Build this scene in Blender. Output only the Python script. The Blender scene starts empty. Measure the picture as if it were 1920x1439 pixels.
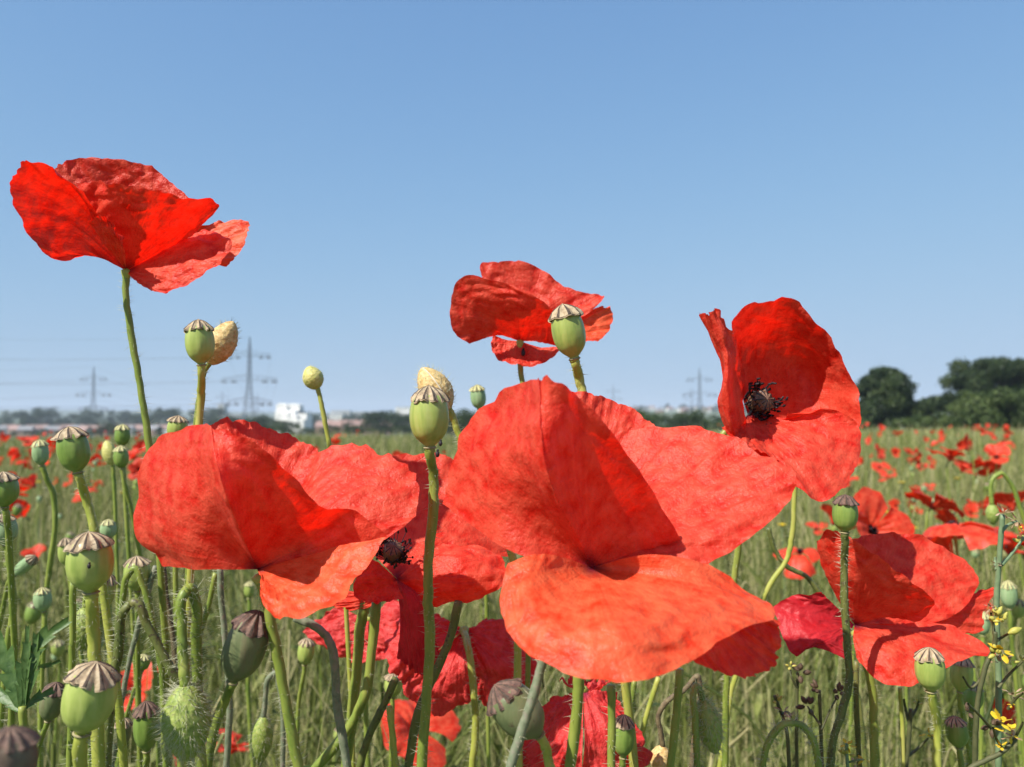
import bpy, math, random
import numpy as np
from mathutils import Vector, Matrix, noise

# ------------------------------------------------------------------ camera, light, exposure
scene = bpy.context.scene
CAM = Vector((0.0, 0.0, 0.72))
FPX = 1500.0                                   # focal length in pixels of the 1920 x 1439 photograph
PITCH = math.atan((775 - 719.5) / FPX)
cam_d = bpy.data.cameras.new('camera')
cam = bpy.data.objects.new('camera', cam_d)
scene.collection.objects.link(cam)
cam.location = CAM
cam.rotation_euler = (math.pi / 2 + PITCH, 0, 0)
cam_d.sensor_width = 36
cam_d.lens = FPX / 1920 * 36
cam_d.clip_start = 0.01
cam_d.clip_end = 20000
cam_d.dof.use_dof = True
cam_d.dof.focus_distance = 0.26
cam_d.dof.aperture_fstop = 19.0
scene.camera = cam

SUN = Vector((-0.68, -0.56, 0.98)).normalized()
world = bpy.data.worlds.new('World')
scene.world = world
world.use_nodes = True
wn = world.node_tree.nodes
wn.clear()
w_out = wn.new('ShaderNodeOutputWorld')
w_bg = wn.new('ShaderNodeBackground')
w_sky = wn.new('ShaderNodeTexSky')
w_sky.sky_type = 'NISHITA'
w_sky.sun_disc = False
w_sky.sun_elevation = math.asin(SUN.z)
w_sky.sun_rotation = math.atan2(SUN.x, SUN.y)
w_sky.altitude = 60
w_sky.air_density = 1.0
w_sky.dust_density = 0.6
w_sky.ozone_density = 3.5
w_bg.inputs['Strength'].default_value = 0.11
# the sky's brightness rolls off evenly towards the hazy horizon: c -> m * (1 - exp(-k c)) in each channel
_wl = world.node_tree.links.new
w_sep = wn.new('ShaderNodeSeparateColor')
w_com = wn.new('ShaderNodeCombineColor')
_wl(w_sky.outputs[0], w_sep.inputs[0])
for _i, _m in enumerate((2.55, 3.46, 4.62)):
    _a = wn.new('ShaderNodeMath')
    _a.operation = 'MULTIPLY'
    _a.inputs[1].default_value = -0.50
    _e = wn.new('ShaderNodeMath')
    _e.operation = 'EXPONENT'
    _b = wn.new('ShaderNodeMath')
    _b.operation = 'MULTIPLY_ADD'
    _b.inputs[1].default_value = -_m
    _b.inputs[2].default_value = _m
    _wl(w_sep.outputs[_i], _a.inputs[0])
    _wl(_a.outputs[0], _e.inputs[0])
    _wl(_e.outputs[0], _b.inputs[0])
    _wl(_b.outputs[0], w_com.inputs[_i])
_wl(w_com.outputs[0], w_bg.inputs[0])
world.node_tree.links.new(w_bg.outputs[0], w_out.inputs[0])
sun_d = bpy.data.lights.new('sun', 'SUN')
sun_d.energy = 5.0
sun_d.angle = math.radians(0.53)
sun_d.color = (1.0, 0.955, 0.88)
sun = bpy.data.objects.new('sun', sun_d)
scene.collection.objects.link(sun)
sun.rotation_euler = SUN.to_track_quat('Z', 'Y').to_euler()
vs = scene.view_settings
vs.view_transform = 'Standard'
vs.look = 'None'
vs.exposure = 0.66
vs.gamma = 1.0
vs.use_curve_mapping = False
scene.cycles.use_denoising = True
scene.cycles.max_bounces = 8
scene.cycles.diffuse_bounces = 3
scene.cycles.glossy_bounces = 2
scene.cycles.transmission_bounces = 6
scene.cycles.transparent_max_bounces = 6
scene.cycles.volume_bounces = 0
scene.cycles.use_adaptive_sampling = True
scene.cycles.adaptive_threshold = 0.015

rnd = random.Random(7)
rng = np.random.default_rng(11)
_F = Vector((0, math.cos(PITCH), math.sin(PITCH)))
_U = Vector((0, -math.sin(PITCH), math.cos(PITCH)))
_R = Vector((1, 0, 0))


def P(px, py, d):
    """the place whose direction from the viewpoint is (px, py) and whose distance along the view is d metres"""
    return CAM + d * (_F + (px - 960) / FPX * _R - (py - 719.5) / FPX * _U)


def sstep(a, b, x):
    t = min(1.0, max(0.0, (x - a) / (b - a)))
    return t * t * (3 - 2 * t)


def ground_z(x, y):
    r = math.hypot(x, y)
    if r < 1e-6:
        return 0.0
    side = (x / r) if y > 0 else 0.0             # -1 towards the valley, +1 towards the big trees
    s = 0.0175 - 0.0085 * sstep(-0.05, 0.4, side)
    z = -s * min(r, 45.0)
    if r > 45:
        z -= 0.026 * (min(r, 650.0) - 45.0) * (1 - 0.35 * sstep(0.1, 0.6, side))
    z += 26 * sstep(800, 2200, r) * sstep(-0.02, 0.12, side)                    # rise with the estate on it
    z += (30 + 8 * math.sin(side * 9)) * sstep(2600, 5600, r) * (1 - 0.6 * sstep(0.0, 0.3, side))
    return z


# ------------------------------------------------------------------ helpers
COL = scene.collection


def set_props(o, label=None, cat=None, group=None, kind=None):
    if label:
        o['label'] = label
    if cat:
        o['category'] = cat
    if group:
        o['group'] = group
    if kind:
        o['kind'] = kind
    return o


def empty(name, loc, label=None, cat=None, group=None):
    o = bpy.data.objects.new(name, None)
    o.empty_display_size = 0.02
    o.location = loc
    COL.objects.link(o)
    return set_props(o, label, cat, group)


def link(name, me, parent=None, mat=None):
    o = bpy.data.objects.new(name, me)
    if mat is not None:
        for m in (mat if isinstance(mat, (list, tuple)) else [mat]):
            me.materials.append(m)
    COL.objects.link(o)
    if parent is not None:
        o.parent = parent
    return o


def mesh_from(name, verts, faces, smooth=True, uv=None, attr=None, mat_idx=None):
    """verts (n,3), faces (m,k) array or list of arrays of equal k; uv per vertex; attr dict of per-vertex floats"""
    me = bpy.data.meshes.new(name)
    verts = np.asarray(verts, dtype=np.float32)
    groups = faces if isinstance(faces, list) else [faces]
    groups = [np.asarray(g, dtype=np.int32) for g in groups if len(g)]
    me.vertices.add(len(verts))
    me.vertices.foreach_set('co', verts.ravel())
    loops = np.concatenate([g.ravel() for g in groups])
    sizes = np.concatenate([np.full(len(g), g.shape[1], dtype=np.int32) for g in groups])
    starts = np.concatenate([[0], np.cumsum(sizes)[:-1]]).astype(np.int32)
    me.loops.add(len(loops))
    me.loops.foreach_set('vertex_index', loops)
    me.polygons.add(len(sizes))
    me.polygons.foreach_set('loop_start', starts)
    me.polygons.foreach_set('loop_total', sizes)
    me.polygons.foreach_set('use_smooth', np.full(len(sizes), bool(smooth)))
    if mat_idx is not None:
        me.polygons.foreach_set('material_index', np.asarray(mat_idx, dtype=np.int32))
    if uv is not None:
        lay = me.uv_layers.new(name='UVMap')
        lay.data.foreach_set('uv', np.asarray(uv, dtype=np.float32)[loops].ravel())
    if attr:
        for k, v in attr.items():
            a = me.attributes.new(k, 'FLOAT', 'POINT')
            a.data.foreach_set('value', np.asarray(v, dtype=np.float32))
    me.update()
    me.validate()
    return me


def cr_spline(pts, n):
    """Catmull-Rom through pts (k,dims) resampled at n places"""
    pts = np.asarray(pts, dtype=float)
    k = len(pts)
    if k == 2:
        t = np.linspace(0, 1, n).reshape((n,) + (1,) * (pts.ndim - 1))
        return pts[0] * (1 - t) + pts[1] * t
    ext = np.concatenate([(2 * pts[0] - pts[1])[None], pts, (2 * pts[-1] - pts[-2])[None]])
    s = np.linspace(0, k - 1, n)
    i = np.minimum(s.astype(int), k - 2)
    t = (s - i)
    sh = (n,) + (1,) * (pts.ndim - 1)
    t = t.reshape(sh)
    p0, p1, p2, p3 = ext[i], ext[i + 1], ext[i + 2], ext[i + 3]
    return 0.5 * ((2 * p1) + (p2 - p0) * t + (2 * p0 - 5 * p1 + 4 * p2 - p3) * t ** 2 + (3 * p1 - p0 - 3 * p2 + p3) * t ** 3)


def stem_spline(pts, per=7):
    """smooth path through unevenly spaced points without overshoot (chord-length Hermite); `per` samples in each span"""
    p = np.asarray(pts, dtype=float)
    h = np.linalg.norm(np.diff(p, axis=0), axis=1) + 1e-9
    sl = np.diff(p, axis=0) / h[:, None]
    m = np.empty_like(p)
    m[0], m[-1] = sl[0], sl[-1]
    if len(p) > 2:
        m[1:-1] = (sl[:-1] * h[1:, None] + sl[1:] * h[:-1, None]) / (h[1:] + h[:-1])[:, None]
    out = []
    for i in range(len(p) - 1):
        for q in range(per):
            t = q / per
            out.append((2 * t ** 3 - 3 * t ** 2 + 1) * p[i] + (t ** 3 - 2 * t ** 2 + t) * h[i] * m[i] + (-2 * t ** 3 + 3 * t ** 2) * p[i + 1] + (t ** 3 - t ** 2) * h[i] * m[i + 1])
    out.append(p[-1])
    return np.array(out)


def grid_faces(nu, nv, wrap=False):
    idx = np.arange(nu * nv).reshape(nu, nv)
    if wrap:
        idx = np.vstack([idx, idx[:1]])
    a, b, c, d = idx[:-1, :-1], idx[1:, :-1], idx[1:, 1:], idx[:-1, 1:]
    return np.stack([a, b, c, d], -1).reshape(-1, 4)


def frame_of(t):
    t = Vector(t).normalized()
    a = Vector((0, 0, 1)) if abs(t.z) < 0.9 else Vector((1, 0, 0))
    u = t.cross(a).normalized()
    return u, t.cross(u).normalized()


def tube_data(path, radii, sides=8, cap=True):
    """verts, faces, tangent frames for a tube along path (n,3)"""
    path = np.asarray(path, dtype=float)
    n = len(path)
    radii = np.broadcast_to(np.asarray(radii, dtype=float), (n,))
    tang = np.gradient(path, axis=0)
    tang /= np.linalg.norm(tang, axis=1)[:, None] + 1e-12
    u, _ = frame_of(tang[0])
    u = np.array(u)
    vs_, us, ws = [], [], []
    ang = np.linspace(0, 2 * math.pi, sides, endpoint=False)
    for i in range(n):
        u = u - tang[i] * np.dot(u, tang[i])
        u /= np.linalg.norm(u) + 1e-12
        w = np.cross(tang[i], u)
        us.append(u)
        ws.append(w)
        vs_.append(path[i] + radii[i] * (np.cos(ang)[:, None] * u + np.sin(ang)[:, None] * w))
    v = np.vstack(vs_)
    idx = np.arange(n * sides).reshape(n, sides)
    idx = np.hstack([idx, idx[:, :1]])
    f = np.stack([idx[:-1, :-1], idx[:-1, 1:], idx[1:, 1:], idx[1:, :-1]], -1).reshape(-1, 4)
    return v, f, np.array(us), np.array(ws), tang


class Acc:
    """collects shapes into one mesh"""
    def __init__(self):
        self.v, self.f, self.n, self.t = [], {}, 0, []

    def add(self, v, f, tint=0.5):
        v = np.asarray(v, dtype=float)
        f = np.asarray(f, dtype=int)
        self.v.append(v)
        self.f.setdefault(f.shape[1], []).append(f + self.n)
        self.n += len(v)
        self.t.append(np.broadcast_to(np.asarray(tint, dtype=float), (len(v),)))
        return self

    def box(self, c, s, R=None, tint=0.5):
        c = np.asarray(c, dtype=float)
        q = np.array([[x, y, z] for x in (-.5, .5) for y in (-.5, .5) for z in (-.5, .5)]) * np.asarray(s)
        if R is not None:
            q = q @ np.array(R).T
        return self.add(q + c, [[0, 1, 3, 2], [4, 6, 7, 5], [0, 4, 5, 1], [2, 3, 7, 6], [0, 2, 6, 4], [1, 5, 7, 3]], tint)

    def bar(self, a, b, r, sides=4, r2=None):
        v, f, *_ = tube_data(np.array([a, b]), [r, r if r2 is None else r2], sides)
        return self.add(v, f)

    def mesh(self, name, smooth=True):
        faces = [np.vstack(x) for x in self.f.values()]
        return mesh_from(name, np.vstack(self.v), faces, smooth, attr={'tint': np.concatenate(self.t)})


# ------------------------------------------------------------------ materials
def new_mat(name):
    m = bpy.data.materials.new(name)
    m.use_nodes = True
    nt = m.node_tree
    nt.nodes.clear()
    out = nt.nodes.new('ShaderNodeOutputMaterial')
    return m, nt, out


def N(nt, typ, **kw):
    n = nt.nodes.new(typ)
    for k, v in kw.items():
        if k in n.inputs:
            n.inputs[k].default_value = v
        else:
            setattr(n, k, v)
    return n


def ramp(nt, fac, stops):
    r = nt.nodes.new('ShaderNodeValToRGB')
    e = r.color_ramp.elements
    while len(e) < len(stops):
        e.new(0.5)
    for el, (p, c) in zip(e, stops):
        el.position = p
        el.color = (*c, 1)
    nt.links.new(fac, r.inputs['Fac'])
    return r


def noise_tex(nt, vec, scale, detail=3, rough=0.55, dist=0.0):
    n = nt.nodes.new('ShaderNodeTexNoise')
    n.inputs['Scale'].default_value = scale
    n.inputs['Detail'].default_value = detail
    n.inputs['Roughness'].default_value = rough
    n.inputs['Distortion'].default_value = dist
    if vec is not None:
        nt.links.new(vec, n.inputs['Vector'])
    return n


def petal_material(name, c_lo, c_hi, trans, crumple=1.0, vein=1.0, mixf=0.5, base_dark=(0.10, 0.0, 0.02)):
    m, nt, out = new_mat(name)
    L = nt.links.new
    tc = nt.nodes.new('ShaderNodeTexCoord')
    uvm = nt.nodes.new('ShaderNodeMapping')
    uvm.inputs['Scale'].default_value = (60, 1.6, 1)
    L(tc.outputs['UV'], uvm.inputs['Vector'])
    veins = noise_tex(nt, uvm.outputs[0], 1.0, 2, 0.5)
    blot = noise_tex(nt, tc.outputs['Object'], 210.0, 5, 0.6)
    fine = noise_tex(nt, tc.outputs['Object'], 900.0, 3, 0.6)
    b1 = N(nt, 'ShaderNodeBump', Strength=0.35 * vein, Distance=0.0004)
    L(veins.outputs['Fac'], b1.inputs['Height'])
    b2 = N(nt, 'ShaderNodeBump', Strength=0.40 * crumple, Distance=0.0022)
    L(blot.outputs['Fac'], b2.inputs['Height'])
    L(b1.outputs[0], b2.inputs['Normal'])
    b3 = N(nt, 'ShaderNodeBump', Strength=0.35 * crumple, Distance=0.0005)
    L(fine.outputs['Fac'], b3.inputs['Height'])
    L(b2.outputs[0], b3.inputs['Normal'])
    fac = nt.nodes.new('ShaderNodeMath')
    fac.operation = 'MULTIPLY_ADD'
    fac.inputs[1].default_value = 0.22
    L(veins.outputs['Fac'], fac.inputs[0])
    f2 = nt.nodes.new('ShaderNodeMath')
    f2.operation = 'MULTIPLY'
    f2.inputs[1].default_value = 0.80
    L(blot.outputs['Fac'], f2.inputs[0])
    L(f2.outputs[0], fac.inputs[2])
    col = ramp(nt, fac.outputs[0], [(0.36, c_lo), (0.60, c_hi)])  # mottle paints sunlit salmon facets and shaded red creases into the colour
    sep = nt.nodes.new('ShaderNodeSeparateXYZ')
    L(tc.outputs['UV'], sep.inputs[0])
    basef = ramp(nt, sep.outputs['Y'], [(0.02, (0, 0, 0)), (0.13, (1, 1, 1))])
    mx = nt.nodes.new('ShaderNodeMixRGB')
    mx.inputs[1].default_value = (*base_dark, 1)
    L(basef.outputs[0], mx.inputs[0])
    L(col.outputs[0], mx.inputs[2])
    pr = N(nt, 'ShaderNodeBsdfPrincipled', Roughness=0.42)
    pr.inputs['Specular IOR Level'].default_value = 0.34
    pr.inputs['Sheen Weight'].default_value = 0.05
    pr.inputs['Sheen Roughness'].default_value = 0.4
    pr.inputs['Sheen Tint'].default_value = (1, 0.55, 0.42, 1)
    L(mx.outputs[0], pr.inputs['Base Color'])
    L(b3.outputs[0], pr.inputs['Normal'])
    tr = nt.nodes.new('ShaderNodeBsdfTranslucent')
    mt = nt.nodes.new('ShaderNodeMixRGB')
    mt.blend_type = 'MULTIPLY'
    mt.inputs[0].default_value = 0.6
    tr_c = ramp(nt, fac.outputs[0], [(0.35, tuple(0.75 * t for t in trans)), (0.62, trans)])
    L(tr_c.outputs[0], mt.inputs[1])
    L(basef.outputs[0], mt.inputs[2])
    L(mt.outputs[0], tr.inputs['Color'])
    L(b2.outputs[0], tr.inputs['Normal'])
    mix = nt.nodes.new('ShaderNodeMixShader')
    mix.inputs[0].default_value = mixf
    L(pr.outputs[0], mix.inputs[1])
    L(tr.outputs[0], mix.inputs[2])
    L(mix.outputs[0], out.inputs['Surface'])
    return m


def plant_material(name, c0, c1, c2=None, scale=400, rough=0.5, trans=0.0, bump=0.2, stretch=(1, 1, 1), tint=False, spec=0.4, mottled=None):
    m, nt, out = new_mat(name)
    L = nt.links.new
    tc = nt.nodes.new('ShaderNodeTexCoord')
    mp = nt.nodes.new('ShaderNodeMapping')
    mp.inputs['Scale'].default_value = stretch
    L(tc.outputs['Object'], mp.inputs['Vector'])
    nz = noise_tex(nt, mp.outputs[0], scale, 4, 0.6)
    fac = nz.outputs['Fac']
    if tint:
        at = nt.nodes.new('ShaderNodeAttribute')
        at.attribute_name = 'tint'
        ad = nt.nodes.new('ShaderNodeMath')
        ad.operation = 'MULTIPLY_ADD'
        ad.inputs[1].default_value = 0.4
        ad.inputs[2].default_value = -0.2
        L(nz.outputs['Fac'], ad.inputs[0])
        a2 = nt.nodes.new('ShaderNodeMath')
        a2.operation = 'ADD'
        L(ad.outputs[0], a2.inputs[0])
        L(at.outputs['Fac'], a2.inputs[1])
        fac = a2.outputs[0]
        stops = [(0.05, c0), (0.95, c1)] if c2 is None else [(0.05, c0), (0.6, c1), (0.97, c2)]
    else:
        stops = [(0.3, c0), (0.7, c1)] if c2 is None else [(0.28, c0), (0.5, c1), (0.72, c2)]
    col = ramp(nt, fac, stops)
    csock = col.outputs[0]
    if mottled:
        spots = noise_tex(nt, tc.outputs['Object'], mottled[1], 5, 0.7)
        sr = ramp(nt, spots.outputs['Fac'], [(mottled[2], (0, 0, 0)), (mottled[2] + 0.1, (1, 1, 1))])
        mm = nt.nodes.new('ShaderNodeMixRGB')
        mm.inputs[2].default_value = (*mottled[0], 1)
        L(sr.outputs[0], mm.inputs[0])
        L(csock, mm.inputs[1])
        csock = mm.outputs[0]
    pr = N(nt, 'ShaderNodeBsdfPrincipled', Roughness=rough)
    pr.inputs['Specular IOR Level'].default_value = spec
    L(csock, pr.inputs['Base Color'])
    if bump:
        bp = N(nt, 'ShaderNodeBump', Strength=bump, Distance=0.3 / scale)
        L(nz.outputs['Fac'], bp.inputs['Height'])
        L(bp.outputs[0], pr.inputs['Normal'])
    if trans > 0:
        tr = nt.nodes.new('ShaderNodeBsdfTranslucent')
        L(csock, tr.inputs['Color'])
        mix = nt.nodes.new('ShaderNodeMixShader')
        mix.inputs[0].default_value = trans
        L(pr.outputs[0], mix.inputs[1])
        L(tr.outputs[0], mix.inputs[2])
        L(mix.outputs[0], out.inputs['Surface'])
    else:
        L(pr.outputs[0], out.inputs['Surface'])
    return m


M = {}
M['petal'] = petal_material('petal_scarlet', (0.80, 0.022, 0.010), (0.92, 0.120, 0.064), (0.98, 0.010, 0.002), 1.4, 1.3, 0.52)
M['petal_sunlit'] = petal_material('petal_sunlit_red', (0.86, 0.048, 0.012), (0.94, 0.155, 0.060), (1.0, 0.050, 0.004), 1.3, 1.0, 0.42)  # lit copy of the scarlet petal, with the sun's orange put into its colour
M['petal_crimson'] = petal_material('petal_crimson', (0.55, 0.012, 0.020), (0.66, 0.035, 0.045), (0.62, 0.006, 0.016), 1.0, 1.0, 0.45)
M['petal_old'] = petal_material('petal_faded', (0.66, 0.020, 0.022), (0.80, 0.085, 0.075), (0.80, 0.018, 0.012), 1.9, 1.6, 0.4, (0.30, 0.02, 0.09))
M['petal_far'] = petal_material('petal_field', (0.80, 0.022, 0.007), (0.90, 0.12, 0.055), (0.94, 0.02, 0.004), 0.6, 0.8, 0.5)
M['capsule'] = plant_material('capsule_green', (0.20, 0.27, 0.055), (0.30, 0.36, 0.085), (0.36, 0.40, 0.12), 160, 0.38, 0.0, 0.08, (2.2, 2.2, 0.35), mottled=((0.16, 0.10, 0.03), 420, 0.72))
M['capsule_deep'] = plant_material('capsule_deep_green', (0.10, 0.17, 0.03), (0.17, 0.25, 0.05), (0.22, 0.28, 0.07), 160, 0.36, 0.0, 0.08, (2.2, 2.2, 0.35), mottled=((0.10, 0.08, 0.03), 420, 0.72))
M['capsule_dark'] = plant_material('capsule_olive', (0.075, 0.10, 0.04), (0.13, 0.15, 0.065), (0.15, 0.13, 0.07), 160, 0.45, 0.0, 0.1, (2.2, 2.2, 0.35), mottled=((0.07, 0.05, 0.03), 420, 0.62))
M['capsule_pale'] = plant_material('capsule_glaucous', (0.16, 0.25, 0.11), (0.24, 0.34, 0.16), (0.30, 0.38, 0.20), 160, 0.5, 0.0, 0.06, (2.2, 2.2, 0.35))
M['capsule_brown'] = plant_material('capsule_brown', (0.07, 0.045, 0.035), (0.13, 0.09, 0.06), (0.20, 0.16, 0.08), 200, 0.55, 0.0, 0.1)
M['cap'] = plant_material('cap_straw', (0.22, 0.15, 0.09), (0.36, 0.27, 0.16), (0.44, 0.36, 0.24), 700, 0.7, 0.0, 0.4, mottled=((0.09, 0.055, 0.035), 500, 0.58))
M['cap_ray'] = plant_material('cap_ray_dark', (0.025, 0.018, 0.014), (0.09, 0.06, 0.04), None, 900, 0.8, 0.0, 0.5)
M['cap_pale'] = plant_material('cap_pale', (0.36, 0.34, 0.14), (0.50, 0.46, 0.22), None, 700, 0.7, 0.0, 0.3)
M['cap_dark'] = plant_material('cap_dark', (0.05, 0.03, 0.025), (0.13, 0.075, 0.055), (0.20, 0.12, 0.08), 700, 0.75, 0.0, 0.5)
M['ring'] = plant_material('neck_ring_tan', (0.20, 0.17, 0.08), (0.32, 0.27, 0.14), None, 800, 0.7, 0.0, 0.3)
M['stem'] = plant_material('stem_green', (0.10, 0.16, 0.025), (0.19, 0.24, 0.04), (0.26, 0.28, 0.06), 260, 0.45, 0.0, 0.15, (1, 1, 0.25), mottled=((0.12, 0.07, 0.03), 900, 0.66))
M['stem_yellow'] = plant_material('stem_yellow_green', (0.22, 0.27, 0.04), (0.32, 0.34, 0.06), (0.38, 0.36, 0.10), 260, 0.45, 0.0, 0.15, (1, 1, 0.25), mottled=((0.18, 0.10, 0.04), 1100, 0.64))
M['stem_dark'] = plant_material('stem_olive', (0.06, 0.075, 0.02), (0.11, 0.13, 0.03), (0.15, 0.14, 0.04), 260, 0.5, 0.0, 0.2, (1, 1, 0.25), mottled=((0.05, 0.03, 0.02), 500, 0.55))
M['stem_brown'] = plant_material('stem_brown', (0.05, 0.035, 0.025), (0.13, 0.10, 0.05), (0.20, 0.17, 0.09), 500, 0.7, 0.0, 0.4)
M['stem_grey'] = plant_material('stem_grey_green', (0.10, 0.12, 0.07), (0.17, 0.20, 0.12), (0.24, 0.20, 0.16), 400, 0.6, 0.0, 0.2)
M['hair'] = plant_material('hair_pale', (0.48, 0.50, 0.30), (0.66, 0.64, 0.48), None, 300, 0.5, 0.35, 0)
M['hair_dark'] = plant_material('hair_brown', (0.16, 0.12, 0.07), (0.30, 0.24, 0.14), None, 300, 0.5, 0.2, 0)
M['bud'] = plant_material('bud_green', (0.13, 0.20, 0.035), (0.24, 0.30, 0.06), (0.34, 0.36, 0.11), 700, 0.5, 0.0, 0.8)
M['bud_yellow'] = plant_material('bud_yellow', (0.34, 0.34, 0.07), (0.48, 0.45, 0.13), (0.55, 0.50, 0.20), 900, 0.5, 0.0, 0.9)
M['bud_dry'] = plant_material('bud_straw', (0.36, 0.22, 0.07), (0.54, 0.37, 0.14), (0.66, 0.52, 0.27), 800, 0.6, 0.0, 1.0)
M['seam'] = plant_material('bud_seam', (0.50, 0.42, 0.30), (0.66, 0.60, 0.46), None, 600, 0.6, 0.0, 0.2)
M['stamen'] = plant_material('stamen_black', (0.006, 0.004, 0.006), (0.025, 0.016, 0.02), None, 900, 0.6, 0.0, 0.2)
M['pistil'] = plant_material('pistil_brown', (0.10, 0.05, 0.03), (0.22, 0.12, 0.07), None, 500, 0.5, 0.0, 0.3)
M['grass'] = plant_material('field_green', (0.045, 0.068, 0.012), (0.195, 0.222, 0.050), (0.46, 0.41, 0.20), 30, 0.55, 0.3, 0, tint=True, spec=0.3)
M['leaf'] = plant_material('leaf_green', (0.03, 0.075, 0.012), (0.075, 0.14, 0.03), (0.11, 0.18, 0.045), 300, 0.45, 0.25, 0.3)
M['weed_stem'] = plant_material('weed_stem', (0.11, 0.17, 0.08), (0.18, 0.25, 0.13), None, 300, 0.5, 0.0, 0.15)
M['weed_dark'] = plant_material('weed_dark_stem', (0.05, 0.06, 0.02), (0.10, 0.10, 0.04), None, 300, 0.6, 0.0, 0.2)
M['yellow'] = plant_material('petal_yellow', (0.65, 0.42, 0.02), (0.80, 0.60, 0.04), None, 500, 0.5, 0.3, 0.2)
M['weed_bud'] = plant_material('weed_bud', (0.30, 0.30, 0.05), (0.44, 0.38, 0.08), None, 600, 0.5, 0.0, 0.3)
M['weed_dry'] = plant_material('weed_dry', (0.16, 0.09, 0.04), (0.36, 0.24, 0.14), (0.52, 0.40, 0.30), 700, 0.7, 0.15, 0.3)
M['weed_brown'] = plant_material('weed_brown_head', (0.04, 0.025, 0.015), (0.12, 0.075, 0.04), None, 700, 0.7, 0.0, 0.5)
M['tree'] = plant_material('tree_leaf', (0.012, 0.024, 0.008), (0.032, 0.054, 0.015), (0.062, 0.088, 0.026), 1.2, 0.55, 0.2, 0, tint=True, spec=0.25)
M['tree_light'] = plant_material('bush_leaf', (0.030, 0.052, 0.013), (0.065, 0.098, 0.025), (0.105, 0.140, 0.040), 1.2, 0.55, 0.25, 0, tint=True, spec=0.25)
M['bark'] = plant_material('bark', (0.05, 0.04, 0.03), (0.12, 0.10, 0.07), None, 6, 0.9, 0.0, 0.6)
M['steel'] = plant_material('galvanised_steel', (0.045, 0.05, 0.06), (0.08, 0.085, 0.095), None, 1.5, 0.6, 0.0, 0.0)
M['insulator'] = plant_material('insulator_glaze', (0.02, 0.018, 0.02), (0.04, 0.035, 0.035), None, 3, 0.4, 0.0, 0.0)
M['white_wall'] = plant_material('white_render', (0.70, 0.68, 0.63), (0.80, 0.78, 0.73), None, 0.3, 0.8, 0.0, 0.0)
M['grey_wall'] = plant_material('grey_render', (0.42, 0.43, 0.44), (0.55, 0.55, 0.55), None, 0.3, 0.8, 0.0, 0.0)
M['brick_wall'] = plant_material('far_brick', (0.28, 0.17, 0.13), (0.38, 0.25, 0.19), None, 1.5, 0.85, 0.0, 0.0)
M['tile_roof'] = plant_material('far_roof', (0.22, 0.14, 0.12), (0.33, 0.22, 0.19), None, 1.5, 0.85, 0.0, 0.0)
M['slate_roof'] = plant_material('far_slate', (0.16, 0.16, 0.17), (0.25, 0.25, 0.26), None, 1.5, 0.8, 0.0, 0.0)
M['pane'] = plant_material('dark_glazing', (0.05, 0.06, 0.07), (0.09, 0.10, 0.11), None, 2.0, 0.15, 0.0, 0.0)


def ground_material():
    m, nt, out = new_mat('ground_soil')
    L = nt.links.new
    tc = nt.nodes.new('ShaderNodeTexCoord')
    far = noise_tex(nt, tc.outputs['Object'], 0.006, 5, 0.55)
    near = noise_tex(nt, tc.outputs['Object'], 9.0, 6, 0.65)
    c1 = ramp(nt, near.outputs['Fac'], [(0.3, (0.03, 0.035, 0.015)), (0.5, (0.06, 0.07, 0.028)), (0.7, (0.11, 0.11, 0.05))])
    c2 = ramp(nt, far.outputs['Fac'], [(0.35, (0.06, 0.10, 0.03)), (0.5, (0.11, 0.15, 0.05)), (0.65, (0.20, 0.20, 0.09))])
    mx = nt.nodes.new('ShaderNodeMixRGB')
    mx.inputs[0].default_value = 0.5
    L(c1.outputs[0], mx.inputs[1])
    L(c2.outputs[0], mx.inputs[2])
    pr = N(nt, 'ShaderNodeBsdfPrincipled', Roughness=0.95)
    L(mx.outputs[0], pr.inputs['Base Color'])
    L(pr.outputs[0], out.inputs['Surface'])
    return m


# ------------------------------------------------------------------ ground
rings = np.concatenate([[0.0], np.geomspace(0.25, 9000, 110)])
nang = 180
gv = []
for r in rings:
    for k in range(nang):
        a = 2 * math.pi * k / nang
        x, y = r * math.sin(a), r * math.cos(a)
        gv.append((x, y, ground_z(x, y)))
idx = np.arange(len(rings) * nang).reshape(len(rings), nang)
idx = np.hstack([idx, idx[:, :1]])
gf = np.stack([idx[:-1, :-1], idx[1:, :-1], idx[1:, 1:], idx[:-1, 1:]], -1).reshape(-1, 4)[:, ::-1]
ground = link('ground', mesh_from('ground', gv, gf), None, ground_material())
set_props(ground, 'green and brown farmland falling away to a wide valley', None, None, 'structure')

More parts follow.
